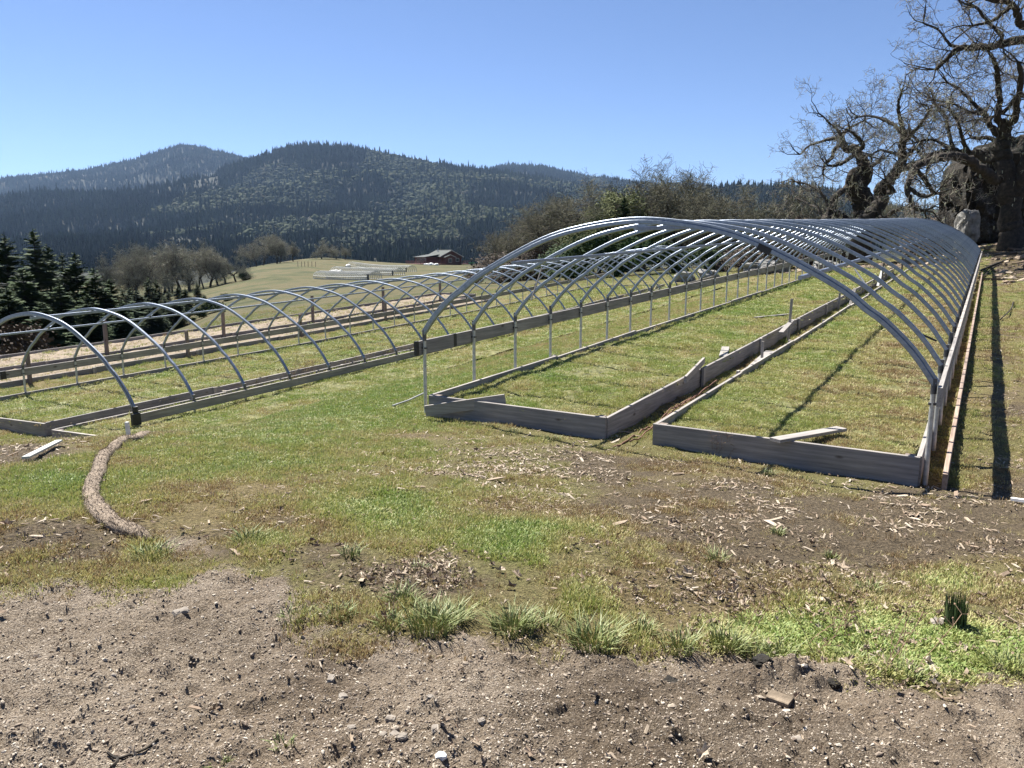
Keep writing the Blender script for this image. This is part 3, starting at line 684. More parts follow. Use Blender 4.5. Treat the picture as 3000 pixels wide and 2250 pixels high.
board_thing('plank', onR(2118, 1046, .24), onR(2126, 1019, .24), .14, .05, 'wood', 'short square-ended board end lying in the left near bed', 'plank')
board_thing('plank', onR(2212, 931, .24), onR(2312, 921, .24), .1, .04, 'wood_x', 'narrow plank lying on grass beside the tall stake', 'plank')
board_thing('plank', onR(2288, 975, .3), onR(2322, 938, .42), .1, .035, 'wood', 'board leaning on the bed edge behind the tall stake', 'plank')
board_thing('plank', hit(76, 1355)+Vector((0,0,.05)), hit(174, 1305)+Vector((0,0,.05)), .06, .02, 'pale_pipe', 'whitish plank lying on the ground in front of the far beds', 'plank')
board_thing('plank', onR(2255, 1030, .1), onR(2205, 1075, .12), .16, .03, 'wood', 'grey board lying in the gap between the two near beds', 'plank')
board_thing('plank', onR(2490, 897, .1), onR(2490, 897, .1)+Vector((.16,.1,.52)), .1, .035, 'wood', 'leaning board standing in the far gap between the near beds', 'plank')
board_thing('plank', onR(2572, 838, .1), onR(2572, 838, .1)+Vector((.2,.1,.75)), .11, .04, 'white', 'pale board leaning upright near the far end of the beds', 'plank')
x, y = PL[:2]+AL*.9+CL*-1.0
board_thing('plywood_offcut', (x-.35, y-.3, gz(x, y)+.1), (x+.45, y+.3, gz(x, y)+.1), .35, .02, 'sand', 'pale plywood offcut lying on grass behind the wide far bed', 'board')
board_thing('stick', hit(2962, 1475)+Vector((0,0,.03)), hit(3040, 1490)+Vector((0,0,.03)), .035, .03, 'white', 'white stick on the ground at the right edge', 'stick')
board_thing('stick', hit(2252, 2025)+Vector((-.0,0,.012)), hit(2318, 2048)+Vector((0,0,.012)), .06, .02, 'sand', 'pale slab of broken wood lying on the bare dirt', 'wood chunk')
def stake(px, py, h, w, mat, label, tilt=0, z=None):
    p = onR(px, py, .1) if z is None else hit(px, py)
    b = MB(); b.beam((0, 0, -.2), (0, 0, h), w, w*.7, up=(0,1,0), bev=.003); o = b.build('stake', M[mat]); o.location = p; o.rotation_euler = (0, tilt, -YR); tag(o, label, 'stake')
stake(2310, 985, .82, .055, 'wood_z', 'tall thin wooden stake beside the long bed boards', .03)
stake(2232, 1052, .33, .045, 'wood_z', 'short stake stub standing in the gap between near beds', .0)
stake(2457, 898, .4, .06, 'wood_z', 'short pale stake in the gap beside the diagonal brace', .02)
stake(2582, 850, .95, .05, 'wood_brown', 'dark upright stake toward the far end of the gap', 0)
stake(2640, 815, 1.0, .07, 'wood_brown', 'dark post standing at the far end of the bed gap', 0)
stake(378, 1285, .18, .045, 'white', 'white stake stub in the narrow bed by the wattle', -.08, 1)
stake(467, 1268, .15, .05, 'wood_z', 'grey stake stub at the end of the straw wattle', -.1, 1)
b = MB(); p = hit(2767, 1424); b.tube([(0,0,-.05),(0,.01,.08)], .016, 10); b.tube([(0,.007,.06),(0,.011,.1)], .02, 10); o = b.build('pipe_stub', M['white']); o.location = p; tag(o, 'white plastic pipe stub beside the right corner post', 'pipe')
b = MB(); b.tube([hit(1150, 1197)+Vector((0,0,.04)), hit(1195, 1180)+Vector((0,0,.05)), hit(1240, 1163)+Vector((0,0,.05))], .014, 8); o = b.build('plastic_pipe', M['pipe']); tag(o, 'thin pale pipe lying in the grass left of the near bed', 'pipe')
M['rust'] = simple('rusty_tubing', [(.1,.045,.028),(.19,.09,.055)], 9, .8)
def hose(pxs, h, r_, label, sd):
    q = [onR(a, c, h) for a, c in pxs]; b = MB(); rr = random.Random(sd)
    q = [p+Vector((0, 0, rr.uniform(-.02, .02))) for p in catmull(q, 5)]; b.tube(q, r_, 6); tag(b.build('drip_tube', M['rust'], smooth=True), label, 'tubing', 'rusty tubing between the near beds')
hose([(1780,1322),(1838,1290),(1880,1262),(1925,1240),(1965,1205),(2010,1178),(2060,1150)], .03, .011, 'brown drip tubing emerging farthest from between the near beds', 1)
hose([(1845,1298),(1900,1262),(1940,1228),(1990,1190),(2070,1135)], .06, .009, 'brown drip tubing running upper left in the bed gap', 2)
hose([(1940,1222),(1972,1192),(2005,1182),(2045,1155),(2100,1115)], .1, .009, 'brown drip tubing coiled against the right bed boards', 3)

def mat_wattle():
    m, nt, b = newmat('straw_wattle'); n = noise_node(nt, 9, 6, .75); n2 = noise_node(nt, 60, 4, .7)
    r = ramp(nt, n2.outputs['Fac'], [(.3, (.13,.1,.075)), (.5, (.29,.235,.18)), (.68, (.46,.39,.31))]); r2 = ramp(nt, n.outputs['Fac'], [(.35, (.65,.62,.6)), (.65, (1.1,1.06,1.0))])
    nt.links.new(mixc(nt, 1.0, r.outputs['Color'], r2.outputs['Color'], 'MULTIPLY'), b.inputs['Base Color']); b.inputs['Roughness'].default_value = .95
    bump(nt, b, n2.outputs['Fac'], 1.0, .02); return m
M['straw_roll'] = mat_wattle()
def wattle(pxs, r_, label, sink=.03, end=1):
    q = [hit(a, c) for a, c in pxs]; P = catmull(q, 14); b = MB(); n = 14; vs = []
    for i, p in enumerate(P):
        z = float(Hd(p.x, p.y)); t = i/(len(P)-1); rr_ = r_*(1-.55*sstep(.9, 1, t)*end)*(1-.6*sstep(.1, 0, t)*end)*(1+.25*(vnoise(i*.22, 1.5, 8)-.5))
        d = P[min(i+1, len(P)-1)]-P[max(i-1, 0)]; d.z = 0; d.normalize(); s = Vector((d.y, -d.x, 0))
        for j in range(n):
            a = 2*math.pi*j/n; k = 1+.2*(vnoise(i*.35, j*.9, 3)-.5)+.14*(vnoise(i*1.3, j*2.1, 4)-.5)
            vs.append(p+s*math.cos(a)*rr_*1.12*k+Vector((0, 0, z-p.z+rr_*.62-sink*.3+math.sin(a)*rr_*.72*k)))
    b.v = [tuple(v) for v in vs]
    for i in range(len(P)-1):
        for j in range(n): b.f.append((i*n+j, i*n+(j+1) % n, (i+1)*n+(j+1) % n, (i+1)*n+j)); b.m.append(0)
    b.f += [tuple(range(n))[::-1], tuple(range((len(P)-1)*n, len(P)*n))]; b.m += [0, 0]
    # frayed straw ends
    rr = random.Random(3)
    for _ in range(int(len(P)*34)):
        p = Vector(rr.choice(vs)); d = Vector((rr.uniform(-1, 1), rr.uniform(-1, 1), rr.uniform(-.2, .8))).normalized()*rr.uniform(.015, .045); s = d.orthogonal().normalized()*.0018
        b.add([p-s, p+s, p+d], [(0, 1, 2)])
    o = b.build('straw_wattle', M['straw_roll'], smooth=True); return tag(o, label, 'straw roll', 'straw erosion rolls')
wattle([(445,1582),(395,1566),(330,1545),(285,1505),(268,1455),(285,1405),(302,1350),(325,1320),(365,1296),(420,1278),(462,1268)], .05, 'thick curving straw erosion roll in the grass at left')
wattle([(600,1175),(700,1160),(800,1155),(900,1146),(1000,1125),(1090,1095),(1180,1070),(1250,1052),(1330,1030)], .1, 'straw erosion roll running through grass behind the near front post', .0, 0)

# ---------------------------------------------------------------- far knoll: house, deck, car, little hoop frames
M['wall_red'] = simple('red_brown_siding', [(.09,.034,.024),(.15,.058,.04)], 2, .8, stretch=(.3,.3,8))
M['roof'] = simple('grey_green_roof', [(.045,.052,.05),(.07,.08,.076)], 3, .9)
M['trim'] = simple('pale_trim', [(.42,.36,.31),(.5,.44,.38)], 3, .6)
M['deck'] = simple('red_deck', [(.12,.035,.03),(.18,.06,.05)], 2, .7)
M['glass'] = simple('window_glass', [(.03,.035,.04),(.06,.065,.07)], 2, .15)
hp = at(1322, 779, 250); hp.z = gz(hp.x, hp.y)
house = empty('ranch_house', hp, R(28)); tag(house, 'red brown single storey house with grey roof and deck on the knoll', 'house')
# local: gable end faces -y, ridge along +y; x to the right.  main block 7.4 wide, 12 deep
W_, D_, E_, A_ = 7.4, 12.0, 2.75, 4.6
b = MB(); b.box((0, D_/2, E_/2-.3), (W_, D_, E_+.6)); b.add([(-W_/2, 0, E_), (W_/2, 0, E_), (0, 0, A_), (-W_/2, D_, E_), (W_/2, D_, E_), (0, D_, A_)], [(0, 1, 2), (4, 3, 5)])
b.build('wall', M['wall_red'], house)
b = MB()
for s in (-1, 1): b.beam((s*(W_/4+.12), -.5, (E_+A_)/2+.02), (s*(W_/4+.12), D_+.5, (E_+A_)/2+.02), W_/2*1.18+.5, .16, up=Vector((s*(A_-E_), 0, W_/2)))
rf = b.build('roof', M['roof'], house); b = MB(); b.tube([(-1.2, 8, A_-.6), (-1.2, 8, A_+.75)], .14, 8); b.build('chimney_pipe', M['galv'], rf)
b = MB()
for s in (-1, 1): b.beam((s*.05, -.56, A_+.0), (s*(W_/2+.55), -.56, E_-.26), .06, .24, up=(0,0,1))
b.build('gable_trim', M['trim'], house)
# left wing with low roof
b = MB(); b.box((-W_/2-2.2, D_*.55, 1.0), (4.4, 9.0, 3.0)); b.build('wing_wall', M['wall_red'], house)
b = MB(); b.beam((-W_/2-2.3, D_*.55-5, 2.86), (-W_/2-2.3, D_*.55+5, 2.86), 5.4, .16, up=(-.16, 0, 1)); b.build('wing_roof', M['roof'], house)
# small gabled porch room
b = MB(); b.box((-1.2, -1.0, 1.0), (3.3, 2.0, 2.7)); b.add([(-2.85, -2.0, 2.35), (.45, -2.0, 2.35), (-1.2, -2.0, 3.1), (-2.85, 0, 2.35), (.45, 0, 2.35), (-1.2, 0, 3.1)], [(0, 1, 2)]); b.build('porch_wall', M['wall_red'], house)
b = MB()
for s in (-1, 1): b.beam((-1.2+s*.95, -2.3, 2.78), (-1.2+s*.95, .2, 2.78), 2.15, .12, up=(s*.4, 0, 1))
b.build('porch_roof', M['roof'], house)
b = MB()
for s in (-1, 1): b.beam((-1.2, -2.33, 3.22), (-1.2+s*2.0, -2.33, 2.4), .06, .2)
b.build('porch_trim', M['trim'], house)
def win(c, w, h, face):
    b = MB(); sx, sy = (w, .1) if face == 'f' else (.1, w); b.box(c, (sx+.28*(face == 'f'), sy+.28*(face != 'f'), h+.28)); f = b.build('window', M['trim'], house)
    c2 = Vector(c)+(Vector((0, -.06, 0)) if face == 'f' else Vector((-.06, 0, 0))); b = MB(); b.box(c2, (sx, sy, h)); b.build('pane', M['glass'], f)
win((-1.2, -2.02, 1.4), .9, 1.0, 'f'); win((2.2, -.02, 1.6), .9, .9, 'f')
for yy in (2.0, 4.2, 6.2, 8.3): win((-W_/2-4.42, yy+.2, 1.35), 1.3, 1.5, 'l')
b = MB(); b.box((-W_/2-6.0, 4.5, .35), (3.4, 13, .25)); b.box((4.9, 1.6, .35), (2.6, 5.0, .25)); b.box((-4.6, -1.8, .35), (2.6, 3.0, .25)); dk = b.build('deck', M['deck'], house)
b = MB()
for (p, q) in [((-11.35, -2, .9), (-11.35, 11, .9)), ((-11.35, -2, .9), (-6, -2, .9)), ((3.7, -.9, .9), (6.2, -.9, .9)), ((6.2, -.9, .9), (6.2, 4, .9)), ((-6, -3.3, .9), (-3.3, -3.3, .9))]:
    p = Vector(p); q = Vector(q)
    for zz in (0, .35): b.beam(p+Vector((0,0,zz)), q+Vector((0,0,zz)), .09, .1)
    n = max(int((q-p).length/1.3), 1)
    for i in range(n+1): b.beam(p.lerp(q, i/n)+Vector((0,0,-.9)), p.lerp(q, i/n)+Vector((0,0,.42)), .1, .1, up=(0,1,0))
b.build('railing', M['deck'], house)
def pile(px, py, depth, w, h, label, n=26, seed=0, name='plastic_pile'):
    p = at(px, py, depth); p.z = gz(p.x, p.y); b = MB(); r = random.Random(seed)
    for _ in range(n):
        q = ico(r.randint(0, 9999), r.uniform(.25, .5)*h, None, .4, 1, (1.5, 1, .8)); c = Vector((r.gauss(0, w*.25), r.gauss(0, w*.18), abs(r.gauss(0, .3))*h))
        b.add([Vector(v)+c for v in q.v], q.f)
    o = b.build(name, M['white']); o.location = p; tag(o, label, 'plastic pile')
pile(1262, 782, 236, 3.6, .8, 'heap of white sheeting on the grass before the house deck', 30, 2)
pile(985, 790, 168, 2.0, .9, 'white plastic bundle at the end of the middle small hoop row', 18, 3)
pile(1022, 775, 195, 1.5, .8, 'small white plastic bundle at the end of the farthest small hoop row', 14, 4)
pile(1055, 800, 152, .9, .4, 'little scrap of white plastic behind the nearest small hoop row', 8, 5)
def small_hoops(pa, pb, label, n, wd=2.6, h=1.35):
    a = hit(*pa); c = hit(*pb); a.z = gz(a.x, a.y); c.z = gz(c.x, c.y)
    root = empty('small_hoop_frame', a); tag(root, label, 'hoop frame', 'small hoop rows on the knoll'); d = c-a; nrm = Vector((-d.y, d.x, 0)).normalized()
    if nrm.y < 0: nrm = -nrm
    for i in range(n):
        o = d*(i/(n-1)); g = lambda q: Vector((q.x, q.y, gz(a.x+q.x, a.y+q.y)-a.z))
        pts = []
        for k in range(9):
            t = math.pi*k/8; q = o+nrm*(wd/2-wd/2*math.cos(t)); q = g(q); q.z += h*math.sin(t)**.7; pts.append(q)
        b = MB(); b.tube(pts, .06, 4, cap=False); b.build('hoop', M['pale_pipe'], root)
    for off, hh in ((0, .1), (wd, .1), (0, .55), (wd/2, h)):
        pts = [g(d*(i/8)+nrm*off)+Vector((0, 0, hh)) for i in range(9)]; b = MB(); b.tube(pts, .05, 4); b.build('rail', M['pale_pipe'], root)
    b = MB(); b.beam(g(d*1.0)+Vector((0,0,.0)), g(d*1.0)+Vector((0,0,.95)), .5, .08, up=nrm); b.build('end_panel', M['dark'], root)
M['pale_pipe'] = simple('pale_pipe', [(.36,.37,.35),(.52,.53,.5)], 3, .6)
small_hoops((918, 817), (1078, 821), 'nearest low row of small pale hoops on the knoll slope', 34)
small_hoops((968, 800), (1150, 808), 'middle low row of small pale hoops on the knoll slope', 34)
small_hoops((1018, 783), (1190, 797), 'farthest low row of small pale hoops on the knoll slope', 34)
for i, px in enumerate((873, 884, 893, 903, 914, 925)):
    p = hit(px, 782); b = MB(); b.tube([(0,0,-.2),(0,0,1.25)], .06, 5); o = b.build('fence_post', M['wood_brown']); o.location = p; tag(o, '%s thin fence post from the left on the knoll' % ORD[i], 'fence post', 'fence posts on the knoll')
M['blue'] = simple('blue_car_paint', [(.02,.08,.22),(.03,.11,.28)], 2, .3, .3)
M['rubber'] = simple('tyre_rubber', [(.015,.015,.015),(.03,.03,.03)], 8, .8)
cp = at(1442, 786, 205); cp.z = gz(cp.x, cp.y)
car = empty('parked_car', cp, R(15)); tag(car, 'small blue car parked on the grass right of the house', 'car')
b = MB()
prof = [(-2.1,.35),(-2.15,.75),(-1.9,.9),(-1.15,1.0),(-.6,1.45),(.75,1.48),(1.35,1.02),(2.05,.9),(2.15,.6),(2.1,.35)]
b.add([(x, s*.85*(1 if z < 1.05 else .82), z) for s in (-1, 1) for x, z in prof], [tuple(range(10)), tuple(range(10, 20))[::-1]]+[(i, (i+1) % 10, 10+(i+1) % 10, 10+i) for i in range(10)][::1]); b.build('body', M['blue'], car)
b = MB(); b.add([(x, s*.79, z) for s in (-1, 1) for x, z in [(-1.0,1.05),(-.55,1.38),(.7,1.4),(1.2,1.05)]], [(0,1,2,3),(7,6,5,4)]); b.build('side_window', M['glass'], car)
for sx in (-1.35, 1.35):
    for sy in (-.8, .8): b = MB(); b.tube([(sx, sy-.1, .32), (sx, sy+.1, .32)], .32, 14); b.build('wheel', M['rubber'], car)
M['greenp'] = simple('green_tractor_paint', [(.03,.14,.06),(.05,.2,.09)], 3, .5)
gp = at(1382, 779, 245); gp.z = gz(gp.x, gp.y); root = empty('garden_cart', gp); tag(root, 'small green cart standing right of the house deck', 'cart')
b = MB(); b.add([(x, s*.5, z) for s in (-1, 1) for x, z in [(-.9,.5),(-1.0,1.0),(.9,1.05),(1.0,.5)]], [(0,1,2,3),(7,6,5,4),(0,4,5,1),(1,5,6,2),(2,6,7,3),(3,7,4,0)]); b.build('tub', M['greenp'], root)
for sy in (-.5, .5): b = MB(); b.tube([(0, sy-.06, .35), (0, sy+.06, .35)], .35, 12); b.build('wheel', M['rubber'], root)
b = MB(); b.beam((1.0, 0, .7), (1.8, 0, 1.0), .08, .08); b.build('handle', M['dark'], root)
tp = at(1615, 772, 118); tp.z = gz(tp.x, tp.y); root = empty('white_trailer', tp, R(8)); tag(root, 'long low white trailer half hidden behind the brown brush', 'trailer')
b = MB(); b.box((0, 0, 1.5), (4.2, 1.9, 1.3)); b.build('body', M['white'], root); b = MB(); b.box((0, 0, 2.2), (4.4, 2.1, .1)); b.build('roof', M['white'], root)
for sx in (-.6, .6): b = MB(); b.tube([(sx, -1.0, .45), (sx, -.8, .45)], .45, 12); b.build('wheel', M['rubber'], root)

# ---------------------------------------------------------------- trees
def fir_mesh(seed, H=12.0, Rb=2.6, mat='needle', dens=1.0, young=False):
    r = random.Random(seed); tr = MB(); tr.tube([(0,0,-1.5),(0,0,H*.5),(0,0,H*.98)], [H*.017, H*.01, .02], 7)
    b = MB(); z = H*.04
    while z < H*.985:
        t = z/H; L0 = Rb*(1-t)**.8*(.8+.35*r.random()) + .12
        nb = int((7+5*(1-t))*dens)
        for k in range(nb):
            a = r.uniform(0, 6.283); L = L0*r.uniform(.55, 1.2); el = r.uniform(-.25, .15)-.25*(1-t) + (.5*t)
            d = Vector((math.cos(a)*math.cos(el), math.sin(a)*math.cos(el), math.sin(el))); zz = z+r.uniform(-.25, .25)
            n = max(int(L/.16), 2); side = Vector((-math.sin(a), math.cos(a), 0))
            for i in range(n):
                f = (i+r.random())/n
                if f < .12: continue
                p = Vector((0, 0, zz))+d*L*f+Vector((0, 0, -.12*L*f*f))
                w = (.2+.3*(1-f))*min(L, 1.7)*r.uniform(.5, 1.2)
                for s in (-1, 1):
                    q = p+side*s*w*1.15+d*w*r.uniform(.2, .9)+Vector((0, 0, r.uniform(-.22, .05)*w*1.6))
                    e = d*(.1+.07*r.random())*1.2+Vector((0, 0, r.uniform(-.05, .05)))
                    b.add([p-e, p+e, q], [(0, 1, 2)])
        z += max(.2, H*.021)*r.uniform(.7, 1.2)
    b.add([(-.06,0,H*.96),(.06,0,H*.96),(0,.02,H*1.02)], [(0,1,2)])
    return tr.mesh('trunk', M['bark'], True), b.mesh('foliage', M[mat])
FIRS = [fir_mesh(1, 12, 3.6, 'needle', 1.3), fir_mesh(2, 12, 3.1, 'needle', 1.3), fir_mesh(3, 12, 3.8, 'needle_b', 1.2), fir_mesh(4, 12, 3.2, 'needle_b', 1.2), fir_mesh(5, 12, 4.2, 'needle', 1.4)]
def tree_from(meshes, names, name, label, cat, group, px, topy, depth, H, kind=0, wscale=1.0, basez=None):
    p = at(px, 745, depth); zb = gz(p.x, p.y) if basez is None else basez
    top = tan_of_py(topy)*depth; s = max((top-zb)/H, .1)
    root = empty(name, (p.x, p.y, zb), random.uniform(0, 6.28)); tag(root, label, cat, group); root.scale = (s*wscale, s*wscale, s)
    for nm, me in zip(names, meshes): link(bpy.data.objects.new(nm, me), root)
    return root
firs = [(18,684,62,1.1,'dark fir at the far left edge, slightly shorter than its tall neighbour'),
 (103,672,60,1.25,'tallest dark fir of the left stand'),(139,712,66,.9,'slim fir tucked behind the right shoulder of the tallest fir'),
 (181,742,68,1.0,'fir third in line to the right of the tallest fir'),(219,738,62,1.1,'pointed dark fir left of the sloping end of the stand'),
 (271,785,58,1.2,'lower dark fir on the right slope of the left stand'),(316,812,60,1.2,'last broad fir at the right end of the left stand'),
 (60,780,52,1.3,'bushy fir low in front of the tallest fir'),(165,830,50,1.4,'low dark fir above the tall wooden post'),(8,840,48,1.4,'low fir at the left edge over the hoops'),
 (245,860,50,1.4,'low fir in shade below the sloping firs'),(110,880,46,1.5,'lowest dark fir right behind the first bows'),(345,880,52,1.4,'short dark fir behind the third bow from left')]
for i, (px, ty, d, w, lb) in enumerate(firs): tree_from(FIRS[[0,1,0,1,4,4,0,4,0,4,0,4,0][i]], ('trunk', 'foliage'), 'fir_tree', lb, 'tree', 'dark firs at the left', px, ty, d, 12.0, wscale=w)
young = [(372,842,82,1.1,'leftmost young fir before the bare oak grove'),(427,812,92,.9,'taller of two slim young firs under the bare oaks'),(449,818,94,.8,'slim young fir beside the taller one under the oaks'),
 (484,850,84,1.1,'broad young fir in the middle below the bare oaks'),(513,836,90,.9,'pointed young fir right of the grove centre'),(571,826,96,1.0,'rightmost young fir under the bare oaks'),(545,870,78,1.1,'short young fir near the dark thicket'),(410,872,74,1.2,'short young fir on the left front of the row')]
young += [(392,850,70,1.4,'young fir filling the gap left of the taller slim pair'),(470,868,68,1.5,'broad young fir below the slim pair'),(505,880,64,1.5,'broad low fir left of the short thicket fir'),(350,850,66,1.5,'young fir joining the dark stand to the young row'),
 (590,862,74,1.3,'broad young fir under the right half of the grove'),(438,885,60,1.6,'lowest young fir right above the bows'),(535,845,86,1.3,'young fir tucked under the grove centre'),(298,850,58,1.5,'dark young fir at the foot of the stand slope')]
for i, (px, ty, d, w, lb) in enumerate(young): tree_from(FIRS[2+i % 2], ('trunk', 'foliage'), 'young_fir', lb, 'tree', 'young firs below the oak grove', px, ty, d, 12.0, wscale=w*1.35)

def grow(lim, twg, r, p, d, L, rad, lvl, P, acc=0):
    """gnarled branch: a zigzag polyline with children; lvl counts down"""
    n = max(int(L/P['seg'][lvl]), 2); pts = [p]; rads = [rad]; q = p; dd = d
    for i in range(n):
        dd = (dd+Vector((r.gauss(0, 1), r.gauss(0, 1), r.gauss(0, 1)))*P['jit'][lvl]+Vector((0, 0, P['up'][lvl]))).normalized()
        q = q+dd*(L/n); pts.append(q); rads.append(max(rad*(1-.8*(i+1)/n), P['rmin']))
    (lim if lvl >= P['thick'] else twg).tube(pts, rads, 6 if lvl >= P['thick'] else 3, (0 if lvl >= P['thick'] else (1 if r.random() < P['lich'] else 0)), cap=lvl >= P['thick'])
    if lvl == 0: return
    m = P['kids'][lvl]; 
    for k in range(int(m*L/P['ref'][lvl]+r.random())):
        f = r.uniform(.22 if lvl < P['top'] else .35, 1.0); i = min(int(f*n), n-1); b = pts[i].lerp(pts[i+1], f*n-i)
        t = (pts[i+1]-pts[i]).normalized(); s = t.cross(Vector((r.gauss(0,1), r.gauss(0,1), r.gauss(0,1)))).normalized()
        a = r.uniform(.5, 1.25); nd = (t*math.cos(a)+s*math.sin(a)); nd.z += P['up'][lvl]*.5; nd.normalize()
        grow(lim, twg, r, b, nd, L*r.uniform(.32, .62)*P['len'], max(rads[i]*.55, P['rmin']), lvl-1, P)
def oak_mesh(seed, H=8.0, spread=1.0, trunks=1, lich=.35, P2=None):
    r = random.Random(seed); lim = MB(); twg = MB()
    P = dict(seg=[.22,.3,.38,.5,.6], jit=[.4,.38,.34,.28,.2], up=[.02,.05,.06,.05,.03], rmin=.011, thick=2, lich=lich, kids=[0,5,6,7,7], ref=[1,.8,1.5,2.6,3], len=1.0, top=4)
    if P2: P.update(P2)
    for k in range(trunks):
        a = r.uniform(0, 6.28); base = Vector((math.cos(a), math.sin(a), 0))*(.0 if trunks == 1 else r.uniform(.3, 1.6)*spread)
        lean = Vector((math.cos(a)*.25, math.sin(a)*.25, 1)).normalized(); h0 = H*r.uniform(.2, .32); rad = H*.03*(1 if trunks == 1 else .7)
        pts = [base+Vector((0,0,-.6)), base, base+lean*h0*.5+Vector((r.uniform(-.15,.15), r.uniform(-.15,.15), 0)), base+lean*h0]
        lim.tube(catmull(pts, 4), [rad*1.35-rad*.5*i/12 for i in range(13)], 8)
        top = pts[-1]
        for j in range(5 if trunks == 1 else 3):
            b = r.uniform(0, 6.28); e = r.uniform(.35, 1.25); d = Vector((math.cos(b)*math.cos(e), math.sin(b)*math.cos(e), math.sin(e)))
            grow(lim, twg, r, top+Vector((0,0,r.uniform(-.2,.1)*h0)), d, (H-h0)*r.uniform(.62, .95)*(.8+.35*spread*math.cos(e)), rad*.62, 3, P)
    return lim.mesh('limbs', M['bark'], True), twg.mesh('crown', [M['twig'], M['lichen']])
OAKS = [oak_mesh(1, 8, 1.1, 1, .5), oak_mesh(2, 8, 1.2, 2, .55), oak_mesh(3, 8, 1.0, 1, .65), oak_mesh(4, 8, 1.3, 3, .55), oak_mesh(5, 8, 1.0, 1, .4)]
ON = ('limbs', 'crown')
def oak(k, px, ty, d, label, group, w=1.0, basez=None, name='bare_oak'): return tree_from(OAKS[k], ON, name, label, 'tree', group, px, ty, d, 8.3, wscale=w, basez=basez)
grove = [(318,765,150,0),(352,748,158,1),(392,742,150,3),(425,752,165,2),(458,735,150,1),(492,742,160,3),(522,724,152,0),(548,742,148,2),(572,726,158,1),(602,742,150,3),(632,748,152,0),(655,740,150,4),(686,742,148,2)]
for i, (px, ty, d, k) in enumerate(grove): oak(k, px, ty, d, '%s bare oak from the left in the grove below the knoll' % (ORD+['last'])[i], 'bare oaks in the grove below the knoll', 1.0)
kn = [(765,705,222,1,'left half of the wide mossy oak pair on the knoll crest'),(810,700,218,3,'right half of the wide mossy oak pair on the knoll crest'),(858,714,222,0,'small bare oak right of the wide pair on the crest'),(942,699,232,2,'round bare oak standing on the top of the knoll'),(985,712,236,4,'low leaning oak just right of the round knoll oak'),(1005,724,240,1,'lowest rightmost oak on the knoll crest')]
for px, ty, d, k, lb in kn: oak(k, px, ty, d, lb, 'bare oaks on the knoll crest', 1.15)
mid = [(1500,705,88,3,'low brown bare thicket tree left of the mossy oaks'),(1550,655,86,1,'brown bare oak left of the mossy oak'),(1615,610,84,3,'spreading mossy bare oak at the left of the middle trees'),(1690,565,82,1,'tall mossy bare oak left of the evergreen'),(1755,590,74,2,'smaller bare oak hiding between mossy oak and evergreen'),
 (1925,512,80,0,'tallest grey bare oak right of the evergreen'),(1965,545,78,3,'grey bare oak overlapping the tallest one on its right'),(1895,535,86,1,'thin bare oak overlapping the tallest one on its left'),(2090,590,72,3,'low pale lichened oak left half'),(2145,575,74,1,'pale lichened oak behind the middle of the near hoops'),(2195,600,70,2,'low pale lichened oak right half'),
 (2275,610,66,4,'small bare oak left of the dark twisted trunks'),(2330,590,64,3,'lichened shrubby oak below the twisted trunk'),(2400,600,60,1,'lichened shrubby oak between the twisted trunks'),(2560,610,62,3,'lichened low oak between twisted trunk and rock'),(2680,640,64,2,'low shrubby oak left of the rock')]
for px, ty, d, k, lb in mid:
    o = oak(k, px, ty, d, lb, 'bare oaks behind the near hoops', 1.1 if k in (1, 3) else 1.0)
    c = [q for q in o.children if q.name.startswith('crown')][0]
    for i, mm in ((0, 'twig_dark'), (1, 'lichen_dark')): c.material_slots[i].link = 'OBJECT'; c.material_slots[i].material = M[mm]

def leafy(seed, n, rx, rz, z0, leaf=.12, mat='leaf', clumps=30):
    r = random.Random(seed); b = MB(); cs = []
    for _ in range(clumps):
        a = r.uniform(0, 6.28); e = r.uniform(-.6, 1.4); q = r.uniform(.55, 1.0)
        cs.append((Vector((math.cos(a)*math.cos(e)*rx*q, math.sin(a)*math.cos(e)*rx*q, z0+math.sin(e)*rz*q)), r.uniform(.2, .42)*rx))
    for _ in range(n):
        c, s = r.choice(cs); p = c+Vector((r.gauss(0, s*.5), r.gauss(0, s*.5), r.gauss(0, s*.42)))
        d = Vector((r.gauss(0,1), r.gauss(0,1), r.gauss(0,.7))).normalized()*leaf*r.uniform(.6, 1.3); e = d.orthogonal().normalized()*leaf*.5
        b.add([p-d, p+e, p+d, p-e], [(0, 1, 2, 3)])
    return b
def ever(seed, H=8):
    r = random.Random(seed); t = MB(); t.tube([(0,0,-.8),(.1,0,H*.25),(-.1,.1,H*.6)], [.3,.22,.08], 7)
    for k in range(8):
        a = r.uniform(0, 6.28); t.tube(catmull([(0,0,H*.25),(math.cos(a)*1.2, math.sin(a)*1.2, H*.45),(math.cos(a)*2.4, math.sin(a)*2.4, H*r.uniform(.55,.8))], 4), [.14-.013*i for i in range(9)], 5)
    return t.mesh('trunk', M['bark'], True), leafy(seed, 9000, H*.42, H*.42, H*.52, .14, 'leaf', 34).mesh('foliage', M['leaf'])
EV = [ever(1), ever(2)]
tree_from(EV[0], ('trunk', 'foliage'), 'evergreen_oak', 'leafy green evergreen oak in the middle of the bare trees', 'tree', None, 1800, 548, 78, 8.2, wscale=.95)
tree_from(EV[1], ('trunk', 'foliage'), 'evergreen_oak', 'low olive green evergreen left of the leafy one', 'tree', None, 1700, 650, 72, 8.2, wscale=1.3)
tree_from(EV[1], ('trunk', 'foliage'), 'evergreen_oak', 'low olive green evergreen below the tallest grey oak', 'tree', None, 1868, 640, 70, 8.2, wscale=1.2)
tree_from(EV[0], ('trunk', 'foliage'), 'evergreen_oak', 'orange tinted leafy crown behind the mossy bare oaks', 'tree', None, 1640, 610, 86, 8.2, wscale=.8)
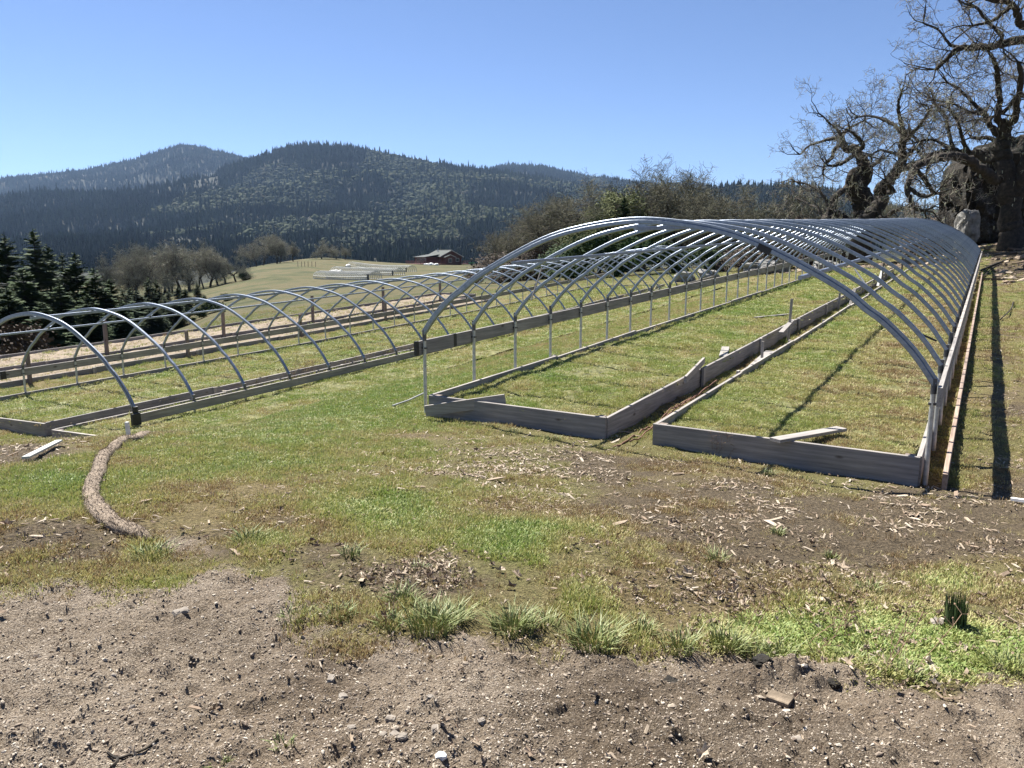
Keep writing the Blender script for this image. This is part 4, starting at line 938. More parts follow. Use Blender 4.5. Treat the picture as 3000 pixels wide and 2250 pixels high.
tree_from(FIRS[0], ('trunk', 'foliage'), 'fir_tree', 'narrow dark fir standing inside the evergreen oak', 'tree', None, 1826, 572, 74, 12, wscale=.8)
def bush_mesh(seed, mat): return leafy(seed, 3600, 1.5, 1.2, .75, .11, mat, 16).mesh('bush', M[mat])
BUSH = [bush_mesh(1, 'leaf'), bush_mesh(2, 'needle'), bush_mesh(3, 'brush')]
bushes = [(602,880,70,1,1.6,'big dark thicket at the right end of the young firs',2.0),(560,905,66,1,1.4,'dark thicket in front of the shorter young fir',1.5),(640,925,66,1,1.0,'small dark thicket edge toward the meadow',1.2),(715,800,146,1,1.0,'dark round bush under the last grove oak',1.6),(655,862,88,1,1.0,'low dark scrub along the meadow top left',1.8),(700,868,86,1,.8,'low dark scrub right of the meadow top',1.8),
 (1740,700,60,1,2.3,'dark thicket behind the bows below the evergreen oak',1.5),(1850,705,58,1,2.3,'dark thicket right of the first behind the bows',1.5),(1950,715,56,1,2.2,'dark thicket before the pale lichened oaks',1.4),(2060,725,54,1,2.0,'dark thicket behind the middle of the near hoops',1.4),(1660,725,64,1,2.0,'dark thicket left of the others behind the bows',1.5),(2160,735,52,2,1.8,'brown scrub behind the near hoops at the right',1.4),(1520,745,80,2,2.0,'brown scrub at the meadow end left of the thickets',1.6),(1450,752,84,2,1.6,'brown scrub nearest the blue car',1.6),(1590,742,76,2,2.0,'brown scrub in front of the white trailer',1.6),
 (30,975,36,2,1.4,'grey brown scrub behind the sand beds at the left edge',1.3),(2330,660,50,2,1.8,'brown scrub at the foot of the first twisted oak',1.4),(2720,655,52,2,1.6,'brown scrub left of the rock',1.4),(2250,690,52,2,1.8,'brown scrub left of the twisted trunks behind the roofline',1.4)]
for px, ty, d, k, w, lb, ws in bushes:
    p = at(px, 745, d); zb = gz(p.x, p.y); s = max((tan_of_py(ty)*d-zb)/1.95, .25)
    o = link(bpy.data.objects.new('bush', BUSH[k])); o.location = (p.x, p.y, zb); o.scale = (s*ws*.8, s*ws*.8, s); o.rotation_euler = (0, 0, random.uniform(0, 6)); tag(o, lb, 'bush', 'bushes')

# the three gnarled oaks at the right, their main limbs laid out in depth
def P3(px, py, d): return at(px, py, d)
def gnarled(label, base_px, depth, trunk, limbs, seed, P2=None, moss=(), lich=.35):
    r = random.Random(seed); o = P3(*base_px, depth); zb = min(gz(o.x, o.y), o.z)
    root = empty('gnarled_oak', (o.x, o.y, zb)); tag(root, label, 'tree', 'gnarled bare oaks at the right'); org = Vector((o.x, o.y, zb))
    T = MB(); Lm = MB(); tw = MB(); ms = MB()
    P = dict(seg=[.13,.18,.26,.4,.6], jit=[.5,.5,.46,.38,.2], up=[.0,.03,.04,.05,.03], rmin=.008, thick=2, lich=lich, kids=[0,6,5.2,5,5], ref=[1,.75,1.5,2.6,3], len=1.0, top=4)
    if P2: P.update(P2)
    def poly(pl):
        pts = catmull([P3(a, b, depth+dz)-org for a, b, rr, dz in pl], 6); rr = []
        for i in range(len(pts)):
            t = i/6; k = min(int(t), len(pl)-2); rr.append((pl[k][2]*(1-t+k)+pl[k+1][2]*(t-k))*depth/FPX)
        pts = [p+Vector((r.gauss(0, 1), r.gauss(0, 1), r.gauss(0, 1)))*min(rr[i]*.14, .05) for i, p in enumerate(pts)]
        rr = [q*r.uniform(.88, 1.14) for q in rr]; return pts, rr
    for pl in trunk:
        pts, rr = poly(pl)
        if pl[0][3] == 0 and pl is trunk[0]: pts = [Vector((pts[0].x, pts[0].y, pts[0].z-2.0))]+pts; rr = [rr[0]*1.3]+rr
        T.tube(pts, rr, 10)
    for pl, dens in [(q, .25) for q in trunk]+[(q[0], q[1]) for q in limbs]:
        pts, rr = poly(pl)
        if pl not in trunk: Lm.tube(pts, rr, 7)
        Ltot = sum((pts[i+1]-pts[i]).length for i in range(len(pts)-1))
        for _ in range(int(Ltot*dens*1.5)):
            i = r.randrange(len(pts)//5, len(pts)-1); t = (pts[i+1]-pts[i]).normalized(); s = t.cross(Vector((r.gauss(0,1), r.gauss(0,1), r.gauss(0,1)))).normalized()
            d = (t*r.uniform(.1, .9)+s+Vector((0,0,.25))).normalized(); grow(Lm, tw, r, pts[i], d, r.uniform(1.0, 2.7), min(max(rr[i]*.28, .016), .05), 3 if r.random() < .55 else 2, P)
        d = (pts[-1]-pts[-2]).normalized()
        if dens > .25:
            for _ in range(3): grow(Lm, tw, r, pts[-1], (d+Vector((r.gauss(0,.5), r.gauss(0,.5), r.gauss(0,.4)))).normalized(), r.uniform(1.2, 2.4), min(rr[-1]*.8, .045), 3, P)
        # hanging lichen and moss pads
        for _ in range(int(Ltot*7)):
            i = r.randrange(1, len(pts)); c = pts[i]+Vector((r.gauss(0,.35), r.gauss(0,.4), r.gauss(0,.3))); w = r.uniform(.012, .035); h = r.uniform(.08, .34); a = r.uniform(0, 3.14); s = Vector((math.cos(a), math.sin(a), 0))*w
            ms.add([c-s, c+s, c+s*.6+Vector((r.uniform(-.04,.04),0,-h*.6)), c+Vector((0,0,-h))], [(0,1,2,3)])
    for px, py, dz, rad in moss:
        c = P3(px, py, depth+dz)-org
        for _ in range(260):
            p = c+Vector((r.gauss(0,1), r.gauss(0,1), r.gauss(0,1)))*rad*.5; d = Vector((r.gauss(0,1), r.gauss(0,1), r.gauss(0,1))).normalized()*.09; e = d.orthogonal().normalized()*.02; ms.add([p-e, p+e, p+d], [(0,1,2)], 1)
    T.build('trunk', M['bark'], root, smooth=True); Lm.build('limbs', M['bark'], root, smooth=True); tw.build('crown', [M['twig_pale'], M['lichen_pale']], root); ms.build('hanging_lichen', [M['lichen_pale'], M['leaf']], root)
    return root
Z = lambda zx, zy: (2300+zx*.31645, 200+zy*.31645)
def pl(*q): return [(*Z(a, b), rr, dz) for a, b, rr, dz in q]
gnarled('twisted oak with a looped swollen trunk left of the others', (2530, 660), 50,
  [pl((720,1470,24,0),(715,1330,22,0),(720,1230,30,0),(680,1170,30,.1),(690,1080,22,.1),(740,1000,19,0),(735,900,17,-.3),(690,800,14,-.2),(640,745,13,.2),(575,745,11,.5),(535,690,9,.8),(525,625,7,1.0)),
   pl((680,1180,24,-.2),(620,1090,17,-.5),(612,1010,14,-.7),(650,955,12,-.5),(710,930,10,-.2))],
  [(pl((525,700,6,.8),(465,745,6,1.4),(430,830,5,1.8),(370,885,4,2.2),(350,980,3,2.6)), .7), (pl((600,1085,9,-.3),(540,1130,8,-1),(460,1190,7,-1.6),(420,1280,7,-2),(380,1400,7,-2.2)), .9), (pl((345,1470,10,-2.5),(380,1390,12,-2.2),(450,1355,11,-2),(520,1370,10,-2),(590,1430,9,-2)), .5),
   (pl((640,745,8,.2),(700,750,6,-.8),(725,710,5,-1.4),(680,640,4,-2),(600,580,3,-2.6)), 1.0), (pl((530,640,6,1),(440,650,5,1.6),(330,680,4,2.4),(220,720,3,3),(140,800,2.5,3.5)), 1.5), (pl((525,625,5,1),(480,560,4,.4),(400,500,3,-.4),(360,450,2,-1)), 1.5), (pl((525,625,5,1),(580,560,4,1.5),(660,520,3,2),(740,480,3,2.6)), 1.5),
   (pl((640,800,7,0),(560,860,5,-1.4),(480,900,4,-2),(400,900,3,-2.5)), 1.2), (pl((380,1400,6,-2),(300,1300,4,-1),(200,1250,3,.5),(100,1200,2.5,1.5)), 1.6), (pl((420,1290,5,-2),(330,1150,4,-1.2),(220,1080,3,0),(100,1050,2.5,1)), 1.6), (pl((740,950,6,0),(820,900,5,.8),(880,840,4,1.4)), 1.2)],
  3, moss=[Z(370, 790)+(2, .5)])
gnarled('leaning mossy oak in the middle of the gnarled group', (2528, 652), 46,
  [pl((700,1480,20,0),(740,1400,20,0),(830,1320,19,.3),(895,1210,18,.6),(880,1120,17,.7),(950,1055,15,.4),(1035,950,14,0),(1085,860,12,-.2),(1085,760,11,-.3),(1095,640,10,-.4),(1085,560,8,-.5))],
  [(pl((1050,930,12,0),(1150,905,11,-.6),(1230,880,9,-1),(1300,840,8,-1.4)), .7), (pl((1085,600,7,-.4),(1000,520,5,.3),(900,470,4,1),(780,440,3,1.8),(680,450,2.5,2.4)), 1.7), (pl((1090,560,7,-.5),(1060,440,5,-.8),(1050,320,4,-1),(1080,220,3,-1.2)), 1.7), (pl((1090,700,7,-.4),(1180,600,5,-1.4),(1270,500,4,-2),(1330,400,3,-2.6)), 1.7), (pl((1100,640,6,-.4),(1150,560,5,.8),(1160,600,4,1.4),(1240,680,4,2)), 1.0), (pl((950,1060,9,.4),(960,1150,7,.0),(1000,1130,6,-.6),(940,1060,5,-1)), .8),
   (pl((1080,800,6,-.2),(980,780,4,.8),(880,760,3,1.6),(800,800,3,2)), 1.6), (pl((830,1320,9,.3),(900,1390,7,-.5),(1000,1330,6,-1.4),(1090,1290,5,-2)), 1.0), (pl((1085,860,7,-.2),(1160,780,6,-.8),(1200,740,5,-1.4),(1270,820,4,-2)), .9)],
  4, moss=[Z(1080, 240)+(-1.2, .55), Z(1040, 590)+(-.4, .7)])
gnarled('huge old oak against the rock, its limbs reaching far left', (2962, 690), 41,
  [pl((2110,1560,34,0),(2090,1420,28,0),(2080,1200,25,0),(2050,1000,25,.2),(2000,830,22,.4),(2020,680,19,.4),(2035,560,16,.3),(2020,490,12,.2)),
   pl((2110,1250,18,.0),(2190,1050,18,-.3),(2240,850,17,-.5),(2280,600,16,-.7),(2310,300,15,-1),(2330,0,14,-1.2),(2340,-300,12,-1.5))],
  [(pl((1950,1040,15,-.2),(1800,930,14,-.9),(1690,850,13,-1.3),(1560,815,12,-1.6),(1440,825,11,-1.9),(1320,870,10,-2.2),(1220,900,9,-2.4),(1160,1000,8,-2.6),(1130,1130,7,-2.7),(1165,1220,6,-2.8),(1205,1300,5,-3),(1290,1320,4,-3.2)), .7),
   (pl((1950,860,14,.5),(1800,800,13,1.2),(1690,790,12,1.6),(1560,780,11,1.9),(1400,795,10,2.2),(1300,830,9,2.4),(1210,900,8,2.6),(1130,915,7,2.8)), .6),
   (pl((1560,790,8,1.9),(1540,690,6,2),(1510,560,5,2.4),(1490,450,4,2.8),(1400,340,3,3.2)), 1.6), (pl((1550,780,7,1.9),(1440,690,5,2.6),(1330,660,4,3),(1200,690,3,3.4)), 1.4), (pl((1690,790,8,1.6),(1640,640,5,1),(1600,500,4,.5),(1520,380,3,0)), 1.4),
   (pl((1225,950,7,-2.4),(1300,1040,6,-2),(1345,1110,5,-1.6),(1370,1160,4,-1.3),(1430,1160,4,-1),(1465,1215,3,-.8)), .7), (pl((1150,1110,6,-2.6),(1230,1165,5,-3),(1310,1185,5,-3.4),(1390,1155,4,-3.8)), .7),
   (pl((1990,640,11,.4),(1900,520,8,.8),(1850,430,7,1),(1750,330,5,1.4),(1620,200,4,1.8),(1500,130,3,2.2)), 1.4), (pl((2020,500,10,.2),(1960,470,9,0),(1985,330,8,-.3),(1970,150,7,-.6),(1950,-40,6,-1),(1880,-160,4,-1.4)), 1.2), (pl((2040,520,10,.2),(2130,470,9,-.4),(2150,300,8,-.8),(2190,100,7,-1.2),(2160,-60,5,-1.6)), 1.1),
   (pl((1980,700,8,.4),(1880,640,6,1.4),(1800,650,5,2),(1720,640,4,2.6)), 1.2), (pl((1850,430,5,1),(1700,400,4,.2),(1560,330,3,-.5),(1400,300,2.5,-1)), 1.6),
   ([(3090,150,13,-1.2),(2997,118,12,-1),(2925,133,10,-.8),(2862,140,9,-.6),(2812,141,8,-.4),(2792,156,7,-.2),(2741,203,5,.2)], 1.5), ([(3080,90,11,-1.2),(2997,76,10,-1.4),(2983,43,9,-1.6),(2963,12,8,-1.8),(2891,-4,6,-2.1)], 1.3), ([(2965,16,7,-1.8),(2935,40,5,-1.6),(2905,62,4,-1.4),(2850,75,3,-1)], 1.5), ([(2812,140,5,-.4),(2780,128,4,0),(2752,90,3,.3),(2705,68,2.5,.6)], 1.6), ([(2925,130,6,-.8),(2935,105,5,-1.2),(2900,70,4,-1.6),(2860,20,3,-2)], 1.4),
   ([(3090,300,10,-1),(2990,280,7,-.4),(2940,330,5,.2),(2870,350,4,.8)], 1.3)],
  5, P2=dict(lich=.3), moss=[Z(1990, 700)+(.4, .8)])

# ---------------------------------------------------------------- rock outcrop
def mat_rock(name, moss=.5):
    m, nt, b = newmat(name); n = noise_node(nt, 1.1, 8, .7); n2 = noise_node(nt, 4.5, 6, .7)
    r = ramp(nt, n2.outputs['Fac'], [(.3, (.016,.015,.014)), (.5, (.045,.044,.041)), (.7, (.16,.157,.148))]); k = ramp(nt, n.outputs['Fac'], [(.5-moss*.14, (1,1,1)), (.5-moss*.14+.07, (0,0,0))])
    mo = ramp(nt, n2.outputs['Fac'], [(.35, (.007,.006,.004)), (.6, (.022,.016,.008)), (.75, (.045,.036,.012))])
    nt.links.new(mixc(nt, k.outputs['Color'], mo.outputs['Color'], r.outputs['Color']), b.inputs['Base Color']); b.inputs['Roughness'].default_value = .95; bump(nt, b, n2.outputs['Fac'], .9, .12); return m
M['rock'] = mat_rock('mossy_rock', .75); M['rock2'] = simple('pale_grey_rock', [(.07,.068,.063),(.2,.196,.185),(.34,.335,.32)], 2.2, .9, bumpd=.06); M['stone'] = simple('brown_stone', [(.12,.1,.08),(.24,.21,.175),(.32,.29,.25)], 8, .9)
def boulder(seed, sx, sy, sz, sub=4, amp=.3, cracks=.12, flat=None):
    b = ico(seed, 1, None, 0, sub); V = np.array(b.v)
    f = fbm(V[:,0]*1.4+seed, V[:,1]*1.4+V[:,2]*2.3, seed, 4)-.5; g = np.abs(fbm(V[:,0]*3.2+V[:,2]*1.3, V[:,1]*3.2-V[:,2]*3.1, seed+9, 3)-.5)
    c = np.sign(V)*np.abs(V)**.62; V = c*(1+f[:,None]*amp*2-(.12-np.minimum(g, .12))[:,None]*cracks*6)
    b.v = [tuple(q) for q in V*np.array([sx, sy, sz])]; return b
rp = at(2965, 700, 47.5); zg = gz(rp.x, rp.y)
rk = empty('rock_outcrop', (rp.x, rp.y, zg)); tag(rk, 'massive dark mossy rock outcrop behind the huge old oak', 'rock')
b = boulder(2, 3.7, 2.6, 3.3, 5, .26, .2); b.v = [(x+.1+(.5 if z > 1.5 else 0)*(z-1.5)*.5, y+.6, z+2.6) for x, y, z in b.v]; b.build('main_block', M['rock'], rk)
q = at(2822, 690, 45)-rp; b = boulder(6, .5, .7, 1.05, 4, .3); b.v = [(x+q.x-.1, y+q.y-.6, z+.55) for x, y, z in b.v]; b.build('pale_slab', M['rock2'], rk)
b = boulder(8, 2.2, 1.6, 1.3, 5, .3, .2); b.v = [(x+2.4, y+.6, z+5.0) for x, y, z in b.v]; b.build('upper_block', M['rock'], rk)
def stone(px, py, s, label, seed, mat='stone', sq=(1.3, 1, .7), ob=None, group=None, name='stone', sink=.25):
    p = hit(px, py) if ob is None else ob; s *= (.5 if s < .1 else 1); b = boulder(seed, s*sq[0], s*sq[1], s*sq[2], 3 if s < .1 else 4, .5 if s < .1 else .42, .0 if s < .1 else .12)
    o = b.build(name, M[mat]); o.location = p+Vector((0, 0, s*sq[2]*(1-2*sink)*(.5 if s < .1 else 1))); o.rotation_euler = (0, 0, seed*1.3); return tag(o, label, 'stone', group)
for i, (px, py, s, lb) in enumerate([(2835,690,.35,'grey boulder at the lower left foot of the rock outcrop'),(2905,692,.5,'pale boulder left of the huge trunk'),(2938,684,.35,'small boulder against the huge trunk base'),(2990,680,.55,'pale boulder at the right edge beside the huge trunk'),(2876,712,.3,'dark boulder on the bank below the pale slab'),(2920,705,.22,'small dark boulder on the bank under the oak')]):
    stone(px, py, s, lb, 50+i, 'rock2' if 'pale' in lb or 'grey' in lb else 'rock', group='boulders at the rock foot', name='boulder')
for i, (px, py, s, lb) in enumerate([(2005,826,.5,'tan boulder on the grass at the end of the farther hoops'),(2075,812,.55,'larger tan boulder right of the first behind the hoops'),(2230,772,.7,'whitish rock pile behind the near hoops, left lump'),(2262,768,.8,'whitish rock pile behind the near hoops, right lump'),(2205,782,.45,'small whitish rock left of the white pile'),(2420,760,.5,'grey boulder seen through the bows near the far end')]):
    p = at(px, py, 46); p.z = gz(p.x, p.y); stone(px, py, s, lb, 70+i, 'rock2', ob=p, group='pale rocks beyond the hoops', name='boulder')
for i, (px, py, s, lb) in enumerate([(530,1792,.045,'tan stone in the dirt near the left grass patches'),(1006,2040,.026,'blue grey pebble in the middle of the dirt'),(1030,2120,.024,'dark round pebble low in the dirt'),(970,1992,.028,'dark angular stone above the blue grey pebble'),(1145,2108,.026,'tan pebble right of the dark round one'),(1122,2155,.022,'pale oblong pebble in the small cluster'),(1155,2160,.028,'cream slab pebble of the small cluster'),(1180,2168,.026,'orange tan pebble of the small cluster'),(1275,2172,.024,'flat cream pebble right of the cluster'),(1292,2232,.03,'white and dark stone at the bottom edge'),
   (2745,1838,.055,'flat grey stone beside the green rush tuft'),(1975,1985,.05,'dark clod of earth at the dirt edge'),(2230,1965,.06,'dark lumpy clod on the little dirt ridge'),(2440,1990,.04,'dark clod right of the dirt ridge'),(2340,2160,.03,'brown pebble in the right dirt'),(2595,2192,.03,'tan flat pebble low in the right dirt'),(1262,2080,.018,'small tan pebble in the middle of the dirt'),(1412,2135,.02,'small dark pebble right of the cluster')]):
    stone(px, py, s, lb, 90+i, 'rock' if 'clod' in lb else ('white' if 'white' in lb else 'stone'), sq=(1.4, 1, .6), group='stones in the foreground dirt')

# ---------------------------------------------------------------- tufts, rushes, dry weeds one can point at
def clump(px, py, h, rad, n, label, seed, tint, name='grass_clump', cat='grass clump', w=.0035, lean=.9, mat=None):
    p = hit(px, py); me = tuft(seed, n, rad*.8, h*.62, w*.8, lean, mat); o = link(bpy.data.objects.new(name, me)); o.location = p; return tag(o, label, cat, 'grass clumps' if cat == 'grass clump' else None)
M['clump'] = simple('grass_clump_blades', [(.1,.14,.035),(.2,.24,.08),(.36,.33,.16)], 60, .6)
M['rush'] = simple('rush_stems', [(.03,.055,.02),(.06,.1,.035)], 20, .5)
M['dry'] = simple('dry_stems', [(.16,.09,.06),(.28,.19,.12)], 9, .9)
cl = [(868,1818,.07,.09,60),(1000,1815,.09,.09,90),(1142,1845,.1,.08,90),(1270,1850,.15,.14,260),(1330,1830,.12,.1,150),(1505,1855,.15,.12,230),(1600,1835,.09,.08,80),(1738,1885,.16,.13,250),(1880,1850,.1,.08,90),(1990,1900,.13,.09,110),(2130,1885,.15,.09,120),(2215,1900,.12,.08,90),(2285,1910,.13,.08,80),(1180,1775,.12,.1,160),(1030,1630,.1,.07,60),(450,1620,.14,.12,140),(730,1580,.14,.1,110),(2100,1650,.1,.07,80),(2545,1745,.1,.08,100),(2280,1570,.08,.06,80),(2435,1625,.07,.05,60),(1230,1680,.08,.05,40),(2650,1970,.1,.08,70),(2960,1960,.12,.09,80),(2250,1390,.1,.1,90),(1500,1270,.1,.16,120),(1620,1290,.09,.14,110),(1760,1280,.1,.13,110),(2500,1930,.09,.08,60),(640,2238,.04,.04,40),(830,2170,.05,.05,40)]
for i, (px, py, h, rd, n) in enumerate(cl):
    lb = 'green grass clump %s' % ['leftmost of the row on the dirt edge','second of the row on the dirt edge','third of the row on the dirt edge','largest of the row on the dirt edge','joined to the right of the largest clump','fifth big one on the dirt edge','small one between two big dirt edge clumps','sharp tall one left of the mud hollow','small one right of the sharp tall clump','at the left side of the mud hollow','at the middle of the mud hollow','at the right side of the mud hollow','at the end of the dirt ridge','above the largest dirt edge clump','alone amid the leaf litter','in the grey mud tongue','right of the grey mud tongue','alone in the right brown ground','brownish, left of the rush tuft','small and dark in the right ground','tiny, right of the small dark one','small by the leaf litter edge','pale, at the right dirt edge','at the right end of the dirt edge','against the front of the right bed','left one under the left bed front board','middle one under the left bed front board','near the left bed right corner','pale and flat at the right dirt edge','tiny at the bottom edge','tiny in the lower left gravel'][i]
    clump(px, py, h, rd, n, lb, 200+i, .7, mat=M['clump'], lean=1.5)
clump(2795, 1842, .27, .058, 220, 'dense upright dark green rush tuft beside the flat stone', 300, .8, 'rush_tuft', 'rush', .003, .12, M['rush'])
def weed(p, h, label, seed, group, n=14, mat='dry'):
    r = random.Random(seed); b = MB()
    for _ in range(n):
        a = r.uniform(0, 6.28); d = Vector((math.cos(a)*.35, math.sin(a)*.35, 1)).normalized(); q = Vector((r.gauss(0,.05), r.gauss(0,.05), 0)); pts = [q]; hh = h*r.uniform(.5, 1.1)
        for i in range(5): d = (d+Vector((r.gauss(0,.16), r.gauss(0,.16), 0))).normalized(); pts.append(pts[-1]+d*hh/5)
        b.tube(pts, .0016, 3, cap=False)
        for k in range(9):
            i = r.randrange(2, 6); c = pts[i]; e = Vector((r.gauss(0,1), r.gauss(0,1), r.uniform(.1,1))).normalized()*h*r.uniform(.06, .2); b.tube([c, c+e], .0011, 3, cap=False); s = e.orthogonal().normalized()*.005
            b.add([c+e-s, c+e+s, c+e*1.15], [(0,1,2)])
    o = b.build('dry_weed', M[mat]); o.location = p; tag(o, label, 'weed', group)
for i, (px, py, h) in enumerate([(862,1150,.8),(775,1170,.5),(905,1110,.6),(1072,1085,.7),(1150,1062,.75),(1190,1050,.7),(1030,1105,.5),(1235,1040,.5)]):
    weed(hit(px, py), h, '%s reddish dry weed along the near edge of the farther hoops' % ['tallest','lone left','second','third','fourth','fifth','short middle','last'][i], 400+i, 'dry weeds by the farther hoops')
weed(hit(2125, 1335), .33, 'dry grey seed stalks before the right bed front board', 420, None, 16)
for i, (px, py) in enumerate([(1140,1845),(2150,1840),(2390,1905),(2440,1880),(2580,1950),(2640,1940)]): weed(hit(px, py), .3, 'thin dry grass stalk %s' % ['left of the big clumps','over the vivid moss, leftmost','over the vivid moss, second','over the vivid moss, third','over the vivid moss, fourth','over the vivid moss, rightmost'][i], 430+i, 'dry stalks at the dirt edge', 3)
# fallen branches on the bank at the right
for i, (pxs, rd, lb) in enumerate([([(2862,800),(2920,775),(2985,755),(3060,740)], .05, 'long fallen branch on the bank at the right edge'),([(2880,815),(2905,790),(2935,775)], .03, 'short fallen stick below the long branch'),([(2930,940),(2960,915),(2968,890)], .018, 'crooked dead stick on the slope at right')]):
    q = [hit(a, c)+Vector((0,0,.05)) for a, c in pxs]; b = MB(); b.tube(catmull(q, 5), rd, 6); tag(b.build('fallen_branch', M['bark'], smooth=True), lb, 'branch')
q = [hit(a, c)+Vector((0,0,.006)) for a, c in [(315,2205),(345,2218),(390,2215),(430,2200),(465,2183)]]; b = MB(); b.tube(catmull(q, 4), .005, 5); q2 = [hit(a, c)+Vector((0,0,.006)) for a, c in [(345,2218),(340,2235),(325,2250)]]; b.tube(catmull(q2, 4), .005, 5); tag(b.build('twig', M['bark']), 'forked dry twig on the gravel at the bottom left', 'twig')

# ---------------------------------------------------------------- forest over the mountains
def far_fir(seed, H, Rb, m):
    r = random.Random(seed); b = MB(); k = 7
    for z0, z1, q in ((.04, .5, 1.0), (.26, .72, .75), (.5, .9, .5), (.72, 1.03, .3)):
        ring = [Vector((math.cos(6.283*i/k+z0*3)*Rb*q*r.uniform(.65, 1.25), math.sin(6.283*i/k+z0*3)*Rb*q*r.uniform(.65, 1.25), H*(z0+r.uniform(-.05, .05)))) for i in range(k)]
        b.add(ring+[Vector((r.uniform(-.2,.2), r.uniform(-.2,.2), H*z1))], [(i, (i+1) % k, k) for i in range(k)])
    return b.mesh('far_fir', m)
def mat_forest(name, stops):
    m, nt, b = newmat(name); a = N(nt, 'ShaderNodeAttribute', attribute_type='INSTANCER', attribute_name='tint'); r = ramp(nt, a.outputs['Fac'], stops)
    nt.links.new(r.outputs['Color'], b.inputs['Base Color']); b.inputs['Roughness'].default_value = .9; b.inputs['Specular IOR Level'].default_value = .1; return m
M['ffir'] = mat_forest('far_fir_foliage', [(0, (.004,.009,.007)), (.5, (.01,.019,.012)), (1, (.027,.041,.02))])
M['fhard'] = mat_forest('far_hardwood_foliage', [(0, (.012,.018,.01)), (.4, (.024,.034,.015)), (.75, (.04,.052,.023)), (1, (.045,.045,.028))])
def forest():
    pts = []
    # depth shells; spacing grows with distance
    ys = 820.0; X = []; Y = []
    while ys < 5300:
        s = 4.8+ys*.0015; w = 1.05*ys*.82; n = int(2*w/s)
        X.append(rng.uniform(-w, w, n)); Y.append(ys+rng.uniform(-s, s, n)); ys += s
    x = np.concatenate(X); y = np.concatenate(Y)
    z = H0(x, y); px, py = to_px(x, y, z)
    k = (px > -250) & (px < 3250); x, y, z, px, py = x[k], y[k], z[k], px[k], py[k]
    # drop what stands hidden behind nearer ground
    o = np.argsort(y); x, y, z, px, py = x[o], y[o], z[o], px[o], py[o]
    top = py - 26.0/y*FPX; col = np.clip(((px+250)/6).astype(int), 0, 583); best = np.full(584, 830.0); keep = np.zeros(len(x), bool)
    for i in range(len(x)):
        c = col[i]
        if top[i] < best[c]+14: keep[i] = True
        if py[i] < best[c]: best[c] = py[i]
    x, y, z, px, py = x[keep], y[keep], z[keep], px[keep], py[keep]
    # clearings
    cl = blob(px,py,545,712,75,14)+blob(px,py,610,532,40,22)+.9*blob(px,py,470,735,60,12)+.7*blob(px,py,480,540,160,25)+.5*blob(px,py,700,670,45,12)+.7*blob(px,py,300,560,60,8)+.6*blob(px,py,1160,600,30,5)
    nz = fbm(x/160., y/160., 101, 3)
    k = rng.uniform(0, 1, len(x)) > np.clip(cl*1.1*(nz+.3), 0, .93); x, y, z, px, py = x[k], y[k], z[k], px[k], py[k]; n = len(x)
    hard = fbm(x/210.+9, y/300., 103, 4)+.18*blob(px,py,1250,570,260,120)+.1*blob(px,py,900,600,300,80)-.1*sstep(700,300,px) > .585
    kinds = np.where(hard & (rng.uniform(0, 1, n) < .8), rng.integers(5, 8, n), rng.integers(0, 5, n))
    t = np.clip(fbm(x/120., y/120., 105, 3)*1.1-.05+rng.uniform(-.25, .25, n), 0, 1)
    s = np.clip(np.exp(rng.normal(-.28, .34, n)), .35, 1.5)*(.52+.36*sstep(800, 2600, y)); sw = s*rng.uniform(.85, 1.3, n)
    # one ragged skyline: a few emergent trees
    em = rng.uniform(0, 1, n) < .03; s = np.where(em, s*1.3, s)
    pr = [far_fir(i, 26, 4.2+.5*i, M['ffir']) for i in range(5)]
    for i in range(3):
        b = ico(60+i, 6.2, None, .3, 2, (1.1, 1.1, .95)); b.v = [(a, c, d+6.5) for a, c, d in b.v]; pr.append(b.mesh('far_hardwood', M['fhard']))
    print('forest trees', n)
    scatter('forest', np.stack([x, y, z-.5], 1), np.stack([0*x, 0*x, rng.uniform(0, 6.28, n)], 1), np.stack([sw, sw, s], 1), kinds, t, pr, 'dense conifer forest covering the mountains behind the knoll', 'forest')
forest()

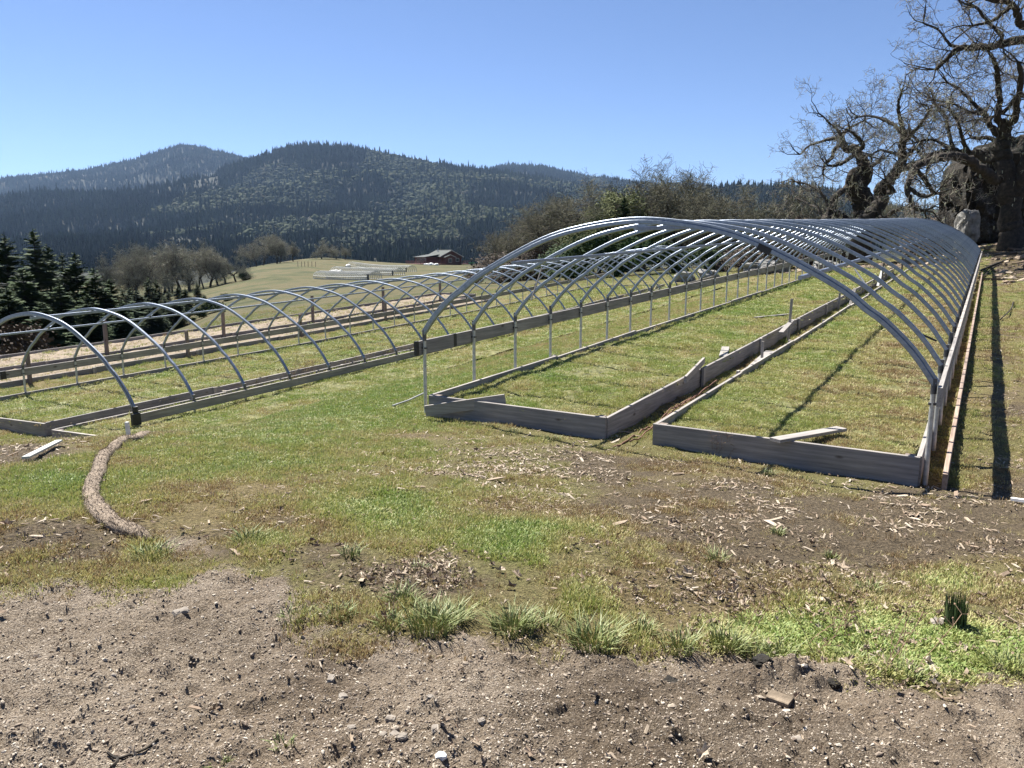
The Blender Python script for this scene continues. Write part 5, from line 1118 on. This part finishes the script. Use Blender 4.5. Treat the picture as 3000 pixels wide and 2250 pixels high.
# ---------------------------------------------------------------- light, sky, air, camera
SUN_AZ = R(-36); SUN_EL = R(54)
sd = bpy.data.lights.new('sun', 'SUN'); sd.energy = 5.0; sd.angle = R(.53); sd.color = (1, .95, .87)
so = link(bpy.data.objects.new('sun', sd)); to_sun = Vector((math.sin(SUN_AZ)*math.cos(SUN_EL), math.cos(SUN_AZ)*math.cos(SUN_EL), math.sin(SUN_EL)))
so.rotation_euler = to_sun.to_track_quat('Z', 'Y').to_euler(); so.location = (0, 0, 60)
w = bpy.data.worlds.new('World'); scene.world = w; w.use_nodes = True
nt = w.node_tree; bg = nt.nodes['Background']; sk = nt.nodes.new('ShaderNodeTexSky'); sk.sky_type = 'NISHITA'; sk.sun_disc = False
sk.sun_elevation = SUN_EL; sk.sun_rotation = SUN_AZ; sk.altitude = 600; sk.air_density = .72; sk.dust_density = .1; sk.ozone_density = 4.6
nt.links.new(mixc(nt, 1.0, sk.outputs[0], (.98, .965, 1.03), 'MULTIPLY'), bg.inputs[0]); bg.inputs[1].default_value = .053
HAZE = True
if HAZE:
    b = MB(); b.box((0, 2700, 320), (11600, 5800, 900)); m = bpy.data.materials.new('air'); m.use_nodes = True; t = m.node_tree
    t.nodes.remove(t.nodes['Principled BSDF']); v = t.nodes.new('ShaderNodeVolumePrincipled'); v.inputs['Color'].default_value = (.45, .66, 1, 1); v.inputs['Density'].default_value = 0.00004; v.inputs['Anisotropy'].default_value = .2
    t.links.new(v.outputs[0], t.nodes['Material Output'].inputs['Volume']); tag(b.build('haze', m), kind='stuff')
cam = bpy.data.cameras.new('camera'); cam.sensor_width = 36; cam.lens = FPX/3000*36; cam.clip_start = .05; cam.clip_end = 20000
co = link(bpy.data.objects.new('camera', cam)); co.rotation_euler = (math.pi/2-PITCH, 0, 0); scene.camera = co
scene.view_settings.view_transform = 'Standard'; scene.view_settings.look = 'None'; scene.view_settings.gamma = 1; scene.view_settings.exposure = 1.4
c = scene.cycles
c.max_bounces = 5; c.diffuse_bounces = 2; c.glossy_bounces = 2; c.transmission_bounces = 2; c.transparent_max_bounces = 4; c.volume_bounces = 0
c.use_denoising = True; c.denoising_prefilter = 'NONE'; c.use_adaptive_sampling = True; c.adaptive_threshold = .005; c.caustics_reflective = False; c.caustics_refractive = False
